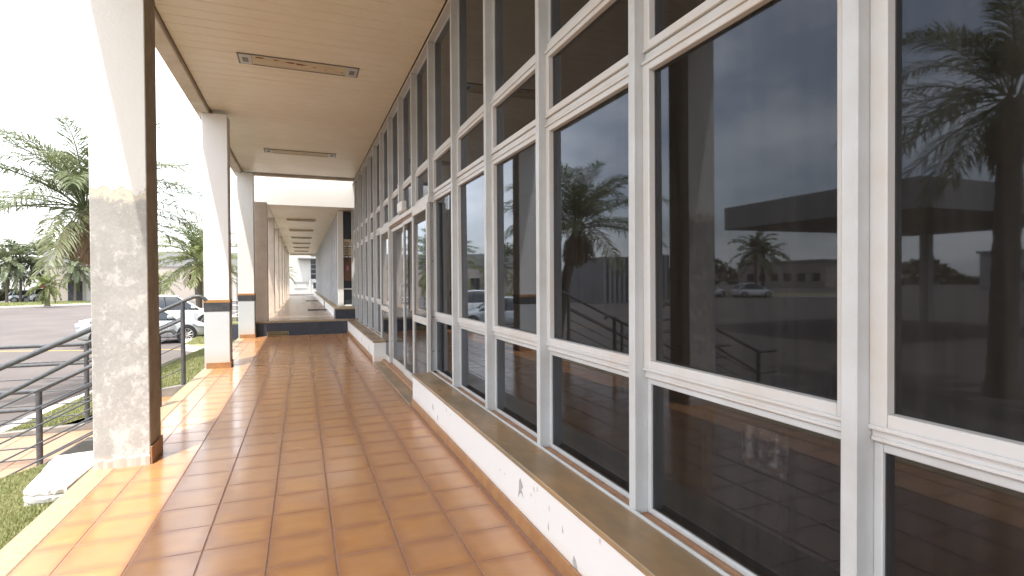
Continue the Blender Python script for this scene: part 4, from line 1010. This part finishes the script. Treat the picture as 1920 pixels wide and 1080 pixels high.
# marquee and dark block that only show as reflections
mq = thing('entrance_marquee', 'flat roofed entrance marquee mirrored in the window panes', 'canopy', (-12.4, 10.5, RZ))
MB().box(-12, 0, 0, 8.0, 4.22, 5.17, .02).obj('roof', 'greywall', mq)
for x in (-11, -7.5):
    for y in (.8, 6.6): MB().box(x - .2, x + .2, y - .2, y + .2, 0, 4.22, .01).obj('column', 'offwhite', mq)
db = thing('dark_block', 'dark corrugated block mirrored beside the palm trunk', 'building', (-21.5, 43.8, RZ), R(4))
MB().box(-7, 0, 0, 9, 0, 4.4).obj('wall', 'greywall', db)
for i in range(14): MB().box(-7 + .5 * i, -6.8 + .5 * i, -.06, -.001, 0.1, 4.3, .01).obj('rib', 'blue', db)

# poles and rack
def pole(label, x, y, h, arms=True, r_=.13, lean=0.0, mat='concrete', name='utility_pole'):
    t = thing(name, label, 'pole', (x, y, RZ)); MB().tube([(0, 0, -.1), (lean, 0, h)], [r_, r_ * .6], 10).obj('shaft', mat, t, None, True)
    if arms:
        for z in (h - .4, h - 1.2): MB().box(lean - 1.0, lean + 1.0, -.05, .05, z, z + .1).obj('crossarm', 'bark', t)
        for x_ in (-.9, -.4, .4, .9): MB().tube([(lean + x_, 0, h - .3), (lean + x_, 0, h - .12)], .05, 8).obj('insulator', 'plastic', t, None, True)
    return t
p = at(89, 110); pole('pale utility pole rising above the far palms', p[0], p[1], 10.5, True, .28)
pole('utility pole with crossarms mirrored in the nearest pane', -36, 29, 7.5)
pole('plain pole mirrored beside the marquee', -33, 25, 8.0)
ms = thing('lattice_mast', 'thin dark lattice mast between the second and third columns', 'mast', (-1.55, 27.0, -0.585))
ms_h = 4.4
for dx, dy in ((-.05, 0), (.05, 0), (0, .08)): MB().tube([(dx * 3 - .12, dy, 0), (dx + .12, dy, ms_h)], .016, 6).obj('leg', 'railpaint', ms, None, True)
br = MB()
for i in range(22): z = ms_h * (i + .2) / 22; k = z / ms_h; br.tube([(-.05 * (3 - 2 * k) - .12 + .24 * k, 0, z), (.05 * (3 - 2 * k) - .12 + .24 * k, 0, z + .16)], .010, 5)
br.obj('brace', 'railpaint', ms)
rk = thing('bicycle_rack', 'low metal rack on the island between the second and third columns', 'rack', (-1.9, 31.5, -0.585))
for z in (.25, .55, .85, 1.1): MB().tube([(-1.2, 0, z), (1.4, .0, z)], .03, 6).obj('bar', 'steel', rk)
for x in (-1.1, -.4, .3, 1.0, 1.35): MB().tube([(x, 0, 0), (x, 0, 1.15)], .03, 6).obj('post', 'railpaint', rk)

# low buildings and a wood far across the car park
for i, (x, Y, w, d_, h, mt, lb) in enumerate(((-95, 40, 26, 12, 5.5, 'offwhite', 'long white hall far across the car park, mirrored in the panes'), (-80, 78, 20, 12, 4.6, 'tanwall', 'low tan hall far across the car park, mirrored in the panes'), (-70, 10, 18, 12, 5.0, 'greywall', 'low grey hall far across the car park, mirrored in the nearest pane'))):
    t = thing('distant_hall', lb, 'building', (x, Y, RZ)); MB().box(-d_, 0, -w / 2, w / 2, 0, h).obj('wall', mt, t); MB().box(-d_ - .3, .3, -w / 2 - .3, w / 2 + .3, h, h + .4, .02).obj('roof', 'greywall', t)
    for k in range(int(w / 3)): MB().box(.001, .05, -w / 2 + 1 + 3 * k, -w / 2 + 2.6 + 3 * k, 1.2, 2.6).obj('window', 'winglass', t)
def wood():
    rg = np.random.default_rng(5); V = []; F = []
    for _ in range(26000):
        th = rg.uniform(R(80), R(262)); rr_ = rg.uniform(150, 175); x, y_ = rr_ * math.cos(th), rr_ * math.sin(th)
        hh = 4.0 + 2.2 * math.sin(th * 23) + 1.3 * math.sin(th * 61 + 1); z = RZ + hh * rg.uniform(0, 1) ** .8; s_ = rg.uniform(.4, 1.0); q = rg.normal(size=3); q /= np.linalg.norm(q); r_ = np.cross(q, rg.normal(size=3)); r_ /= np.linalg.norm(r_); c_ = np.array([x, y_, z]); o = len(V)
        V += [tuple(c_ - q * s_), tuple(c_ + r_ * s_ * .6), tuple(c_ + q * s_), tuple(c_ - r_ * s_ * .6)]; F.append((o, o + 1, o + 2, o + 3))
    me = bpy.data.meshes.new('far_wood'); me.from_pydata(V, [], F); me.update(); o = put('far_wood', me, 'hedge'); o['label'] = 'distant belt of trees beyond the car park'; o['category'] = 'trees'; struct(o, 'stuff')
wood()
